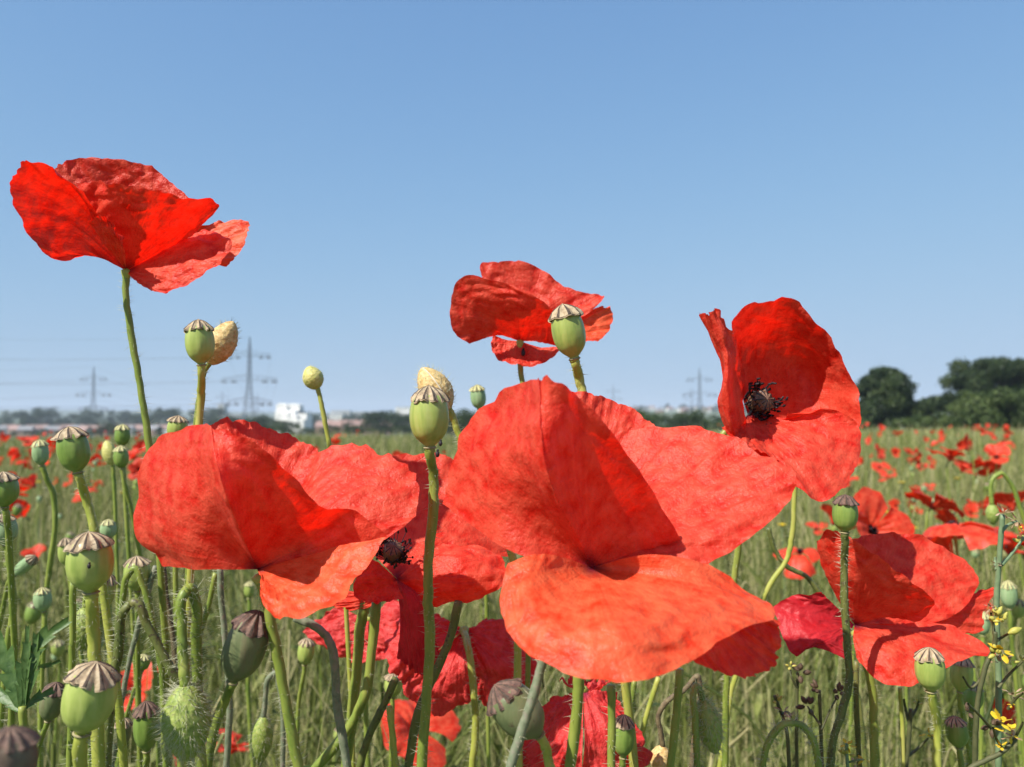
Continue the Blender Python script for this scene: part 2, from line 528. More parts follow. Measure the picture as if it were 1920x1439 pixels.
# ------------------------------------------------------------------ trees
def crown_mesh(name, clumps, leaf, n_per, seed):
    """clumps: list of (centre, radius); leaf-sized faces spread through each clump's shell"""
    g = np.random.default_rng(seed)
    vs_, tint = [], []
    for (c, r) in clumps:
        n = max(20, int(n_per * r * r))
        d = g.normal(size=(n, 3))
        d /= np.linalg.norm(d, axis=1)[:, None]
        rad = r * (0.35 + 0.85 * g.random(n) ** 0.8 + 0.18 * np.abs(g.normal(size=n)) * (g.random(n) < 0.3))[:, None]
        p = np.array(c) + d * rad * np.array([1, 1, 0.85])
        nrm = d + 0.8 * g.normal(size=(n, 3))
        nrm /= np.linalg.norm(nrm, axis=1)[:, None]
        u = np.cross(nrm, g.normal(size=(n, 3)))
        u /= np.linalg.norm(u, axis=1)[:, None] + 1e-9
        w = np.cross(nrm, u)
        s = (leaf * (0.6 + 0.8 * g.random(n)))[:, None]
        q = np.stack([p - u * s, p - w * s * 0.6, p + u * s, p + w * s * 0.6], 1)
        vs_.append(q.reshape(-1, 3))
        tint.append(np.repeat(np.clip(g.normal(0.5, 0.2) + g.normal(0, 0.15, n), 0, 1), 4))
    v = np.vstack(vs_)
    f = np.arange(len(v)).reshape(-1, 4)
    return mesh_from(name, v, f, False, attr={'tint': np.concatenate(tint)})


def tree_protos():
    out = []
    for s in range(6):
        g = random.Random(40 + s)
        clumps = []
        tall = [1.0, 0.8, 1.25, 0.7, 1.1, 0.9][s]
        for k in range(15):
            a = g.uniform(0, 6.28)
            h = g.uniform(0.22, 0.92)
            w = 0.42 * math.sin(math.pi * min(1, 0.18 + h * 0.82)) ** 0.7 / tall
            rr = w * math.sqrt(g.random())
            clumps.append(((rr * math.cos(a), rr * math.sin(a), h), g.uniform(0.10, 0.20)))
        out.append((crown_mesh('crown', clumps, 0.026, 4200, 90 + s), None))
    t = Acc()
    pth = np.array([[0, 0, -0.05], [0.01, 0, 0.15], [0.0, 0.01, 0.35], [0.02, 0, 0.6]])
    v, f, *_ = tube_data(cr_spline(pth, 8), np.linspace(0.035, 0.008, 8), 6)
    t.add(v, f)
    for k in range(5):
        a = 1.25 * k
        t.bar((0.005, 0, 0.22 + 0.06 * k), (0.2 * math.cos(a), 0.2 * math.sin(a), 0.42 + 0.08 * k), 0.012, 5, 0.004)
    tm = t.mesh('trunk')
    return [c for c, _ in out], tm


CROWNS, TRUNK = tree_protos()
CROWNS_L = [c.copy() for c in CROWNS[:4]]
for c in CROWNS:
    c.materials.append(M['tree'])
for c in CROWNS_L:
    c.materials.append(M['tree_light'])
TRUNK.materials.append(M['bark'])


def G(px, dist):
    x = (px - 960) / FPX * dist
    return Vector((x, dist, ground_z(x, dist)))


def plant_tree(px, dist, height, variant, name, label, cat, group, light=False, wide=1.0, z=None):
    loc = G(px, dist)
    root = empty(name, loc, label, cat, group)
    root.rotation_euler = (0, 0, rnd.uniform(0, 6.28))
    root.scale = (height * wide, height * wide, height)
    cr = (CROWNS_L if light else CROWNS)
    o = bpy.data.objects.new('crown', cr[variant % len(cr)])
    COL.objects.link(o)
    o.parent = root
    o = bpy.data.objects.new('trunk', TRUNK)
    COL.objects.link(o)
    o.parent = root
    return root


def ptop(py, dist, loc_z):
    """height that brings the top of something standing at loc_z up to image row py"""
    return CAM.z + (775 - py) / FPX * dist - loc_z


def tree_to(px, dist, py, variant, *a, **k):
    z = G(px, dist).z
    return plant_tree(px, dist, max(1.5, ptop(py, dist, z) / 1.03), variant, *a, **k)


def big_tree(px, dist, clumps_px, n_per, leaf, name, label, mat, trunk_px, seed):
    """a tree whose clumps are given as (px, py, radius px, depth offset m)"""
    base = G(trunk_px, dist)
    root = empty(name, base, label, 'tree')
    cl = []
    for (x, y, r, dy) in clumps_px:
        w = Vector(((x - 960) / FPX * dist, dist + dy, CAM.z + (775 - y) / FPX * dist)) - base
        cl.append((tuple(w), r / FPX * dist))
    o = link('crown', crown_mesh('crown', cl, leaf, n_per, seed), root, mat)
    t = Acc()
    top = np.array(cl[0][0])
    v, f, *_ = tube_data(cr_spline(np.array([[0, 0, -0.3], [0.1, 0, top[2] * 0.3], [top[0] * 0.3, 0, top[2] * 0.55], [top[0] * 0.8, top[1] * 0.5, top[2] * 0.95]]), 10), np.linspace(0.42, 0.10, 10), 8)
    t.add(v, f)
    for (c, r) in cl[1:]:
        c = np.array(c)
        t.bar((top[0] * 0.2, 0, max(0.6, min(c[2] * 0.5, top[2] * 0.6))), c, 0.14, 5, 0.04)
    link('trunk', t.mesh('trunk'), root, M['bark'])
    return root


def ellipse_clumps(cx, cy, rx, ry, n, r0, r1, seed, dz=3.0):
    g = random.Random(seed)
    out = []
    for k in range(n):
        a = g.uniform(0, 6.28)
        q = math.sqrt(g.random())
        out.append((cx + rx * q * math.cos(a), cy + ry * q * math.sin(a), g.uniform(r0, r1), g.uniform(-dz, dz)))
    return out


c1 = ellipse_clumps(1652, 730, 26, 26, 9, 12, 20, 1) + ellipse_clumps(1660, 775, 42, 24, 14, 13, 22, 2)
c1 += ellipse_clumps(1653, 720, 28, 22, 14, 13, 20, 11) + ellipse_clumps(1632, 760, 16, 30, 8, 12, 18, 13)
c1 += [(1677, 698, 8, 0), (1625, 712, 9, 0), (1690, 705, 5, 0), (1645, 700, 12, 0), (1662, 699, 11, 0)]
big_tree(1655, 95, [(1655, 735, 24, 0)] + c1, 620, 0.17, 'field_tree', 'dark round-headed tree with a ragged top behind the scarlet cupped poppy', M['tree'], 1655, 5)
c2 = ellipse_clumps(1715, 770, 24, 16, 9, 10, 17, 3) + ellipse_clumps(1755, 760, 22, 18, 10, 8, 13, 4) + [(1700, 745, 12, 0)]
big_tree(1735, 100, [(1735, 765, 18, 0)] + c2, 620, 0.17, 'field_tree', 'low spreading dark tree in the gap between two tall trees', M['tree'], 1735, 6)
c3 = ellipse_clumps(1860, 700, 60, 20, 16, 12, 20, 5) + ellipse_clumps(1815, 735, 20, 30, 12, 12, 18, 6) + ellipse_clumps(1930, 715, 35, 30, 14, 14, 20, 7)
c3 += ellipse_clumps(1862, 735, 62, 18, 12, 14, 20, 14)
c3 += [(1805, 715, 14, 0), (1840, 684, 12, 0), (1882, 680, 12, 0), (1912, 684, 13, 0), (1795, 712, 8, 0)]
big_tree(1865, 105, [(1865, 705, 22, 0)] + c3, 560, 0.17, 'field_tree', 'tallest broad dark tree with sky showing through its crown', M['tree'], 1865, 7)
c4 = ellipse_clumps(1870, 775, 70, 20, 18, 18, 28, 8) + ellipse_clumps(1860, 752, 40, 10, 7, 14, 20, 9) + ellipse_clumps(1930, 765, 30, 25, 8, 18, 26, 10)
big_tree(1870, 80, [(1870, 768, 26, 0)] + c4, 620, 0.15, 'field_bush', 'pale green rounded bush in front of the tallest broad tree', M['tree_light'], 1870, 8)
c5 = ellipse_clumps(1775, 790, 18, 10, 6, 9, 14, 12, 2)
big_tree(1775, 82, [(1775, 792, 11, 0)] + c5, 700, 0.13, 'field_bush', 'small scrubby bush at the foot of the tallest broad tree', M['tree_light'], 1775, 9)

for i, (px, py, w_) in enumerate([(1625, 796, 9), (1700, 792, 10), (1722, 788, 11), (1748, 790, 10), (1795, 796, 8), (1610, 792, 10), (1680, 797, 8)]):
    big_tree(px, 78 + 2 * i, [(px, py, w_, 0)] + ellipse_clumps(px, py + 3, w_ * 1.3, 6, 5, 6, 10, 30 + i, 1.5), 700, 0.13, 'scrub_bush', ['grey-green scrub bush under the round-headed tree', 'scrub bush under the low spreading tree', 'taller scrub bush between the low tree and the broad tree', 'scrub bush in the gap beside the broad tree', 'flat scrub bush before the pale green bush',
             'scrub bush just behind the rim of the cup-shaped poppy', 'low scrub patch between the round-headed and spreading trees'][i], M['tree_light'], px, 60 + i)

TG = 'trees lining the far side of the field'
for i in range(30):                                          # green thicket between the poppies and the estate
    px = 850 + i * 17.5 + rnd.uniform(-6, 6)
    tree_to(px, rnd.uniform(120, 165), rnd.uniform(766, 782), i, 'thicket_tree', 'sunny green tree in the thicket below the hillside estate' if i % 3 != 1 else 'dark green tree in the thicket below the hillside estate', 'tree', TG, light=(i % 3 != 1), wide=1.9)
for i, (px, py, d) in enumerate([(495, 776, 300), (468, 779, 310), (512, 782, 290), (530, 786, 280), (548, 790, 270), (712, 768, 300), (700, 772, 290), (735, 771, 310), (758, 775, 300),
                                 (775, 774, 290), (790, 778, 300), (690, 785, 270), (815, 776, 300), (840, 776, 290), (437, 781, 320), (420, 783, 330), (655, 790, 280)]):
    tree_to(px, d, py, i, 'roadside_tree', 'dark rounded tree beside the white works buildings', 'tree', 'trees round the white works buildings', wide=1.9)
for i in range(26):
    px = 470 + i * 15 + rnd.uniform(-5, 5)
    tree_to(px, rnd.uniform(170, 215), rnd.uniform(795, 803), i, 'hedge_shrub', 'light green low shrub in the hedge below the roofs' if i % 3 == 0 else 'dark green low shrub in the hedge below the roofs', 'shrub', 'hedge along the far field edge', light=(i % 3 == 0), wide=1.9)
for i in range(32):
    px = -20 + i * 14.6 + rnd.uniform(-6, 6)
    tree_to(px, rnd.uniform(690, 790), rnd.choice([763, 768, 774, 780, 784, 788]), i, 'valley_tree', 'hazy dark tree behind the brick terraces in the valley', 'tree', 'trees behind the valley terraces', wide=1.3)
for i, (px, py, d) in enumerate([(205, 792, 330), (192, 795, 330), (218, 796, 325), (60, 806, 330), (85, 803, 340), (110, 808, 330), (150, 808, 330), (165, 806, 335), (300, 801, 320), (255, 806, 320), (330, 804, 320),
                                 (30, 808, 330), (5, 805, 330), (130, 803, 345)]):
    tree_to(px, d, py, i, 'garden_tree', 'small green tree in front of the brick terraces', 'tree', 'trees in front of the valley terraces', wide=2.0)
for i in range(20):
    px = 560 + i * 13 + rnd.uniform(-5, 5)
    tree_to(px, rnd.uniform(700, 900), rnd.uniform(770, 778), i, 'town_tree', 'far hazy tree between the pale sheds of the town', 'tree', 'trees in the far town', wide=1.4)
for i in range(26):
    px = 900 + i * 20 + rnd.uniform(-9, 9)
    tree_to(px, rnd.uniform(1300, 1900), rnd.uniform(754, 763), i, 'hillside_tree', 'hazy blue-green tree among the houses on the hillside', 'tree', 'trees on the hillside estate', wide=1.3)

# ------------------------------------------------------------------ buildings
def house(px, dist, w, dpt, h, rz, wall, roof, label, group, name='terraced_house'):
    root = empty(name, G(px, dist), label, 'house', group)
    root.rotation_euler = (0, 0, rz)
    link('wall', Acc().box((0, 0, h / 2 - 1), (w, dpt, h + 2)).mesh('wall', False), root, wall)
    e = 0.4
    rh = dpt * 0.42
    v = [(-w / 2 - e, -dpt / 2 - e, h), (w / 2 + e, -dpt / 2 - e, h), (w / 2 + e, dpt / 2 + e, h), (-w / 2 - e, dpt / 2 + e, h), (-w / 2 - e, 0, h + rh), (w / 2 + e, 0, h + rh)]
    a = Acc()
    a.add(v, [[0, 1, 5, 4], [2, 3, 4, 5], [3, 2, 1, 0]])
    a.add(v, [[0, 4, 3], [1, 2, 5]])
    ro = link('roof', a.mesh('roof', False), root, roof)
    link('chimney', Acc().box((w * 0.3, 0, h + rh), (0.9, 0.7, 1.8)).mesh('chimney', False), ro, M['brick_wall'])
    for sx in (-0.28, 0.05, 0.3):
        for z in (1.4, 4.0):
            if z < h - 1:
                link('window', Acc().box((sx * w, -dpt / 2 - 0.02, z), (1.3, 0.12, 1.2)).mesh('window', False), root, M['pane'])
    return root


for i in range(24):
    px = 2 + i * 16 + rnd.uniform(-3, 3)
    house(px, 600 + 28 * math.sin(i * 1.7), 9.5, 7, 5.2, rnd.uniform(-0.5, 0.5), M['brick_wall'] if i % 5 else M['white_wall'], M['tile_roof'] if i % 3 else M['slate_roof'],
          ('brick terrace house with a rusty roof in the valley' if i % 3 else 'brick terrace house with a slate roof in the valley') if i % 5 else 'white rendered house among the brick terraces', 'terraces in the valley')
for i in range(12):
    px = 610 + i * 10 + rnd.uniform(-2, 2)
    house(px, 430 + 20 * math.sin(i * 2.1), 9, 7, 4.6, rnd.uniform(-0.4, 0.4), M['brick_wall'], M['tile_roof'], 'low brick house with a pinkish roof behind the field hedge', 'low houses behind the hedge', 'low_house')
for i in range(30):
    px = 905 + i * 16 + rnd.uniform(-5, 5)
    house(px, rnd.uniform(1500, 2000), 15, 10, 6, rnd.uniform(-0.6, 0.6), M['white_wall'] if i % 3 else M['brick_wall'], M['slate_roof'] if i % 2 else M['tile_roof'],
          'tiny hazy house on the hillside estate', 'houses on the hillside estate', 'hillside_house')

wb = empty('works_building', G(550, 700), 'white works with two round-topped blocks on the valley floor', 'building')
u = 700 / FPX


def wpart(name, x0, x1, ytop, mat, depth=18, rnd_top=0.0, yoff=0.0):
    zt = CAM.z + (775 - ytop) * u - wb.location.z
    w = (x1 - x0) * u
    cx = ((x0 + x1) / 2 - 550) * u
    a = Acc()
    n = 9 if rnd_top else 2
    prof = [(-w / 2, -3)] + [(-w / 2 * math.cos(math.pi * k / (n - 1)) if rnd_top else (-w / 2, w / 2)[k], zt - rnd_top + rnd_top * (math.sin(math.pi * k / (n - 1)) if rnd_top else 0)) for k in range(n)] + [(w / 2, -3)]
    m_ = len(prof)
    v = [(cx + p[0], yoff - depth / 2, p[1]) for p in prof] + [(cx + p[0], yoff + depth / 2, p[1]) for p in prof]
    a.add(v, [[k, (k + 1) % m_, m_ + (k + 1) % m_, m_ + k] for k in range(m_)])
    a.add(v, [list(range(m_))[::-1]])
    a.add(v, [[m_ + k for k in range(m_)]])
    return link(name, a.mesh(name, False), wb, mat)


for nm, a_, b_, c_, dep, rt, yo in (('round_block', 522, 541, 757, 16, 1.6, 2), ('round_block', 541, 562, 757.5, 16, 1.6, 6), ('main_hall', 527, 562, 770, 20, 0, -6),
                                    ('white_shed', 533, 556, 776, 22, 0, -16), ('white_shed', 557, 571, 778, 20, 0, -16), ('white_shed', 570, 586, 776, 20, 0, -10), ('low_store', 545, 590, 786, 24, 0, -24)):
    o = wpart(nm, a_, b_, c_, M['white_wall'], dep, rt, yo)
    w = (b_ - a_) * u
    cx = ((a_ + b_) / 2 - 550) * u
    zt = CAM.z + (775 - c_) * u - wb.location.z
    for k in range(3):
        link('window', Acc().box((cx + (k - 1) * w * 0.28, yo - dep / 2 - 0.05, zt - 2.6), (w * 0.16, 0.16, 0.9)).mesh('window', False), o, M['pane'])
for i, (px, d, w, h, mat, lab) in enumerate([(437, 760, 22, 6, 'white_wall', 'long white shed near the tall pylon'), (625, 820, 22, 6, 'white_wall', 'low white warehouse east of the works'), (757, 1100, 20, 20, 'white_wall', 'bright white block on the skyline'),
                                             (690, 1250, 40, 14, 'grey_wall', 'wide pale grey warehouse in the haze'), (640, 1300, 30, 16, 'grey_wall', 'pale distant store building beyond the works'), (418, 1250, 10, 26, 'grey_wall', 'slim grey tower block in the haze'), (395, 1300, 12, 16, 'grey_wall', 'squat grey block beside the slim tower')]):
    r = empty('warehouse', G(px, d), lab, 'building')
    zt = (h + (5 if d > 1000 else 9))
    link('wall', Acc().box((0, 0, zt / 2 - 2), (w, 18, zt + 4)).mesh('wall', False), r, M[mat])
    link('roof', Acc().box((0, 0, zt + 0.35), (w + 1, 19, 0.7)).mesh('roof', False), r, M['grey_wall'])
    for k in range(4):
        link('window', Acc().box(((k - 1.5) * w * 0.2, -9.06, zt - 3), (w * 0.12, 0.16, 1.6)).mesh('window', False), r, M['pane'])

# ------------------------------------------------------------------ pylons and wires
def pylon(px, dist, py_top, label, rz=0.0, thick=1.0):
    base = G(px, dist)
    H = ptop(py_top, dist, base.z)
    root = empty('electricity_pylon', base, label, 'pylon', 'electricity pylons')
    root.rotation_euler = (0, 0, rz)

    def half(t):                                    # half width at height fraction t
        return H * np.interp(t, [0, 0.35, 0.55, 0.85, 1.0], [0.075, 0.034, 0.017, 0.012, 0.002])
    lv = [0, 0.12, 0.23, 0.33, 0.42, 0.50, 0.57, 0.64, 0.71, 0.78, 0.85, 0.92, 1.0]
    rad = 0.0022 * H * thick
    corners = [(-1, -1), (1, -1), (1, 1), (-1, 1)]
    for sx, sy in corners:
        a = Acc()
        for t0, t1 in zip(lv[:-1], lv[1:]):
            a.bar((sx * half(t0), sy * half(t0), t0 * H), (sx * half(t1), sy * half(t1), t1 * H), rad)
        link('leg', a.mesh('leg'), root, M['steel'])
    a = Acc()
    for t0, t1 in zip(lv[:-1], lv[1:]):
        for k in range(4):
            (x0, y0), (x1, y1) = corners[k], corners[(k + 1) % 4]
            h0, h1 = half(t0), half(t1)
            a.bar((x0 * h0, y0 * h0, t0 * H), (x1 * h1, y1 * h1, t1 * H), rad * 0.6)
            a.bar((x1 * h0, y1 * h0, t0 * H), (x0 * h1, y0 * h1, t1 * H), rad * 0.6)
            a.bar((x0 * h1, y0 * h1, t1 * H), (x1 * h1, y1 * h1, t1 * H), rad * 0.6)
    link('lattice', a.mesh('lattice'), root, M['steel'])['kind'] = 'stuff'
    tips = []
    for t, span in ((0.81, 0.215), (0.565, 0.285), (0.335, 0.235)):
        for s in (-1, 1):
            a = Acc()
            tip = (s * span * H, 0, (t + 0.012) * H)
            for sy in (-1, 1):
                hh = half(t)
                a.bar((s * hh, sy * hh, t * H), tip, rad * 0.8)
                a.bar((s * hh, sy * hh, (t + 0.05) * H), tip, rad * 0.8)
            for q in (0.3, 0.6):
                a.bar((s * span * H * q, -half(t) * (1 - q), t * H + 0.012 * H * q), (s * span * H * q, half(t) * (1 - q), t * H + 0.05 * H * (1 - q)), rad * 0.5)
            link('cross_arm', a.mesh('cross_arm'), root, M['steel'])
            for q0, q1 in ((0.45, 0.66), (0.78, 1.0)):
                a = Acc()
                pth = np.array([[s * span * H * q, 0, (t - 0.01 + 0.02 * (q - q0)) * H - abs(0.012 * H)] for q in np.linspace(q0, q1, 7)])
                v, f, *_ = tube_data(pth, np.array([0.6, 1, 1.1, 1, 1.1, 1, 0.6]) * rad * 4.2, 6)
                a.add(v, f)
                a.bar(pth[3], (s * span * H * (q0 + q1) / 2, 0, (t + 0.012) * H), rad * 0.5)
                link('insulator', a.mesh('insulator'), root, M['insulator'])
            tips.append(Matrix.Rotation(rz, 4, 'Z') @ Vector(tip) + base - Vector((0, 0, 0.02 * H)))
    tips.append(base + Vector((0, 0, H)))
    return tips


pA = pylon(467, 470, 632, 'tallest dark lattice pylon with dark insulators standing beside the round yellow bud')
pB = pylon(175, 800, 688, 'faint lattice pylon above the valley terraces')
pC = pylon(1312, 800, 690, 'faint lattice pylon above the green thicket')
pD = pylon(1297, 1500, 727, 'small faded pylon standing next to the one above the thicket')
pE = pylon(1150, 1350, 722, 'lone small faded pylon on the skyline behind the big open poppy')
pF = pylon(417, 1500, 733, 'small faded pylon beside the slim grey tower')
pG = pylon(483, 1700, 738, 'tiny faded pylon close behind the tallest pylon')


def wire(a, b, sag, r, label):
    a, b = Vector(a), Vector(b)
    mid = (a + b) / 2
    root_l = a
    pts = []
    for k in range(21):
        t = k / 20
        p = a.lerp(b, t)
        p.z -= sag * 4 * t * (1 - t)
        pts.append(p - root_l)
    v, f, *_ = tube_data(np.array(pts), r, 4)
    o = link('power_line', mesh_from('power_line', v, f), None, M['steel'])
    o.location = root_l
    set_props(o, label, 'power line', 'overhead power lines')


for k in range(7):
    t = pA[k]
    wire(t, (t.x - 330, t.y - 30, t.z + 3), 4, 0.045, 'overhead wire running from the tallest pylon out over the valley')
    if k < 6:
        wire(t, pG[k], 10, 0.05, 'overhead wire running from the tallest pylon to the tiny one behind it')
    wire(pB[k], (pB[k].x - 400, pB[k].y - 60, pB[k].z - 2), 6, 0.06, 'overhead wire leaving the faint pylon above the terraces')
    wire(pB[k], pF[k], 12, 0.06, 'overhead wire between the faint pylon and the slim tower')

# ------------------------------------------------------------------ plant parts
def stem_obj(root, path_w, r_top, r_bot, mat, hairs=0, hair_len=0.0026, sides=8, name='stem', hair_mat=None, seed=0, hair_span=None, up=0.15):
    """path_w world points from the head down to the ground"""
    loc = np.array(root.location)
    pw = np.array([tuple(p) for p in path_w])
    pts = stem_spline(pw) - loc
    n = len(pts)
    g = np.random.default_rng(seed + 1000)
    pts[2:-2] += g.normal(0, r_top * 0.06, (n - 4, 3))
    rad = np.linspace(r_top, r_bot, n) * (1 + 0.05 * np.sin(np.linspace(0, 25, n)))
    cap_p = np.vstack([pts[:1] - (pts[1] - pts[0]) * 0.02, pts])          # rounded tip closes the tube
    v, f, us, ws, tg = tube_data(cap_p, np.concatenate([[rad[0] * 0.05], rad]), sides)
    us, ws, tg = us[1:], ws[1:], tg[1:]
    st = link(name, mesh_from(name, v, f), root, mat)
    if hairs:
        seg = np.linalg.norm(np.diff(pts, axis=0), axis=1)
        cum = np.concatenate([[0], np.cumsum(seg)])
        span = min(hair_span or 0.17, cum[-1])
        m = int(hairs * span / 0.1)
        if m > 0:
            s = g.random(m) * span
            i = np.clip(np.searchsorted(cum, s) - 1, 0, n - 2)
            q = ((s - cum[i]) / (seg[i] + 1e-9))[:, None]
            c = pts[i] * (1 - q) + pts[i + 1] * q
            th = g.random(m) * 6.283
            d = np.cos(th)[:, None] * us[i] + np.sin(th)[:, None] * ws[i]
            d2 = d + (-up + 0.25 * g.normal(size=(m, 1))) * tg[i] + 0.12 * g.normal(size=(m, 3))
            spikes(c + d * rad[i][:, None] * 0.95, d2, hair_len * (0.5 + 0.8 * g.random(m)), 0.00008, st, hair_mat or M['hair'])
    return st


def spikes(base, direction, length, rad, parent, mat, name='hairs'):
    """thin three-sided bristles"""
    m = len(base)
    d = direction / (np.linalg.norm(direction, axis=1)[:, None] + 1e-9)
    a = np.tile([0.31, 0.52, 0.79], (m, 1))
    u = np.cross(d, a)
    u /= np.linalg.norm(u, axis=1)[:, None] + 1e-9
    w = np.cross(d, u)
    L = np.broadcast_to(length, (m,))[:, None]
    k = 0.8660254
    v = np.stack([base + u * rad, base + (-0.5 * u + k * w) * rad, base + (-0.5 * u - k * w) * rad, base + d * L], 1).reshape(-1, 3)
    i0 = (np.arange(m) * 4)[:, None]
    f = np.vstack([i0 + np.array([[0, 1, 3]]), i0 + np.array([[1, 2, 3]]), i0 + np.array([[2, 0, 3]])])
    o = link(name, mesh_from(name, v, f, True), parent, mat)
    o['kind'] = 'stuff'
    return o


def to_ground(last, spread=0.05, seed=0):
    g = random.Random(seed)
    x, y = last.x + g.uniform(-spread, spread), last.y + g.uniform(0.0, spread * 1.5)
    gz = ground_z(x, y) - 0.01
    mid = Vector(((last.x + x) / 2 + g.uniform(-.01, .01), (last.y + y) / 2, (last.z + gz) / 2))
    return [mid, Vector((x, y, gz))]


CAPS_PROF = np.array([[0, .20], [.03, .26], [.07, .40], [.14, .62], [.24, .82], [.38, .95], [.54, 1.0], [.70, .985], [.84, .92], [.95, .84], [1.0, .70]])


def capsule_mesh(length, rad, ribs=10, sides=40, seed=0, amp=0.018):
    g = random.Random(seed)
    ph = g.uniform(0, 6)
    zz = np.linspace(0, 1, 26)
    rr = np.interp(zz, CAPS_PROF[:, 0], CAPS_PROF[:, 1])
    rr = np.convolve(np.pad(rr, 1, mode='edge'), [0.25, 0.5, 0.25], 'valid')
    ang = np.linspace(0, 2 * math.pi, sides, endpoint=False)
    v = []
    for z, r in zip(zz, rr):
        k = 1 + amp * math.sin(math.pi * z) * np.cos(ribs * ang + ph) + 0.015 * np.cos(2 * ang + ph * 2 + z)
        v.append(np.stack([r * rad * k * np.cos(ang), r * rad * k * np.sin(ang), np.full(sides, z * length)], 1))
    v = np.vstack(v)
    idx = np.arange(len(zz) * sides).reshape(len(zz), sides)
    idx = np.hstack([idx, idx[:, :1]])
    f = np.stack([idx[:-1, :-1], idx[:-1, 1:], idx[1:, 1:], idx[1:, :-1]], -1).reshape(-1, 4)
    return v, f


def cap_mesh(rad, height, lobes=10, seed=0, droop=0.35, nr=9, rag=0.06, sides_per=8):
    """the umbrella-shaped lid: lobed, with raised rays; returns verts, faces, material index (1 = ray)"""
    g = random.Random(seed)
    na = lobes * sides_per
    tt = np.linspace(0.03, 1, nr)
    v = []
    lob = [1 + g.uniform(-rag, rag) for _ in range(lobes)]
    lift = [g.uniform(-0.10, 0.12) for _ in range(lobes)]
    for t in tt:
        for k in range(na):
            a = 2 * math.pi * k / na
            ph = (k % sides_per) / sides_per
            L = k // sides_per
            L2 = (L + 1) % lobes
            ls = lob[L] * (1 - ph) + lob[L2] * ph
            lf = lift[L] * (1 - ph) + lift[L2] * ph
            edge = abs(math.cos(math.pi * ph))                    # 1 on a ray, 0 between two
            r = rad * t * (1 - 0.16 * (1 - edge) * t ** 3) * (1 + (ls - 1) * t)
            z = height * (1 - t ** 1.2) - droop * height * t ** 4 * (0.6 + 0.4 * edge) + lf * height * t ** 3
            z += height * (0.13 * (edge ** 6) - 0.10 * (1 - edge)) * min(1, t * 2)
            nz = noise.noise(Vector((math.cos(a) * 2.2 * t, math.sin(a) * 2.2 * t, seed * 1.9)))
            n2 = noise.noise(Vector((math.cos(a) * 6 * t, math.sin(a) * 6 * t, seed * 0.7)))
            r *= 1 + (0.10 * nz + 0.07 * n2) * t * t
            z += height * (0.22 * nz + 0.13 * n2) * t * t
            v.append((r * math.cos(a), r * math.sin(a), z))
    idx = np.arange(nr * na).reshape(nr, na)
    idx = np.hstack([idx, idx[:, :1]])
    f = np.stack([idx[:-1, :-1], idx[1:, :-1], idx[1:, 1:], idx[:-1, 1:]], -1).reshape(-1, 4)
    kk = np.tile(np.arange(na), nr - 1) % sides_per
    mi = np.where((kk == 0) | (kk == sides_per - 1), 1, 0)
    cen = len(v)
    v.append((0, 0, height * 1.06))
    tri = np.array([[k, (k + 1) % na, cen] for k in range(na)])
    under = np.array(v)
    n0 = len(under)
    u2 = under.copy()
    u2[:, 2] -= height * 0.12
    vv = np.vstack([under, u2])
    f2 = f[:, ::-1] + n0
    return vv, [np.vstack([f, f2]), tri], np.concatenate([mi, np.zeros(len(f2), int), np.zeros(len(tri), int)])


def orient(verts, base, axis, spin=0.0):
    q = Vector(axis).normalized().to_track_quat('Z', 'Y').to_matrix() @ Matrix.Rotation(spin, 3, 'Z')
    return np.asarray(verts) @ np.array(q).T + np.array(tuple(base))


def seed_head(label, b, t, w, d, style='capsule', stem=(), stem_r=7, cap='cap', stem_mat='stem', hairs=170, tilt=0.0, group=None, seed=0, hair_len=0.0026, lobes=None, name='poppy_seed_head'):
    """b, t: image places of the neck and the top of the lid; w: width in pixels; d: distance; tilt: top leans this far (m) away from the viewer"""
    pb, pt = P(*b, d), P(*t, d + tilt)
    axis = pt - pb
    Ltot = axis.length
    rad = w / FPX * d / 2
    path = [pb + axis.normalized() * Ltot * 0.05] + [P(x, y, d + (0.004 if k else 0)) for k, (x, y) in enumerate(stem)]
    if len(path) < 2:
        path.append(pb - axis.normalized() * 0.02)
    path += to_ground(path[-1], 0.06, seed)
    root = empty(name, path[-1], label, 'seed head', group)
    loc = np.array(tuple(root.location))
    g = random.Random(seed)
    Lb = Ltot * 0.87
    v, f = capsule_mesh(Lb, rad, g.choice([9, 10, 11]), 40, seed)
    cb = np.array(tuple(pb)) - loc
    link('capsule', mesh_from('capsule', orient(v, cb, axis), f), root, M[style])
    v, f, mi = cap_mesh(rad * g.uniform(1.0, 1.1), Ltot * 0.195, lobes or g.choice([9, 10, 11]), seed, rag=0.07)
    cpos = cb + np.array(tuple(axis.normalized())) * (Ltot * 0.845)
    link('cap', mesh_from('cap', orient(v, cpos, axis, g.uniform(0, 1)), f, True, mat_idx=mi), root, [M[cap], M['cap_ray']])
    rr = max(stem_r / FPX * d, rad * 0.16)
    a = np.linspace(-1.0, 1.0, 7)
    pth = np.array([cb + np.array(tuple(axis.normalized())) * (Ltot * 0.02 * q - Ltot * 0.015) for q in a])
    v, f, *_ = tube_data(pth, rr * (1.08 + 0.22 * (1 - a ** 2)), 14)
    link('neck_ring', mesh_from('neck_ring', v, f), root, M['ring'])
    stem_obj(root, path, rr, rr * 1.05, M[stem_mat], hairs, hair_len, seed=seed, hair_mat=M['hair'])
    return root


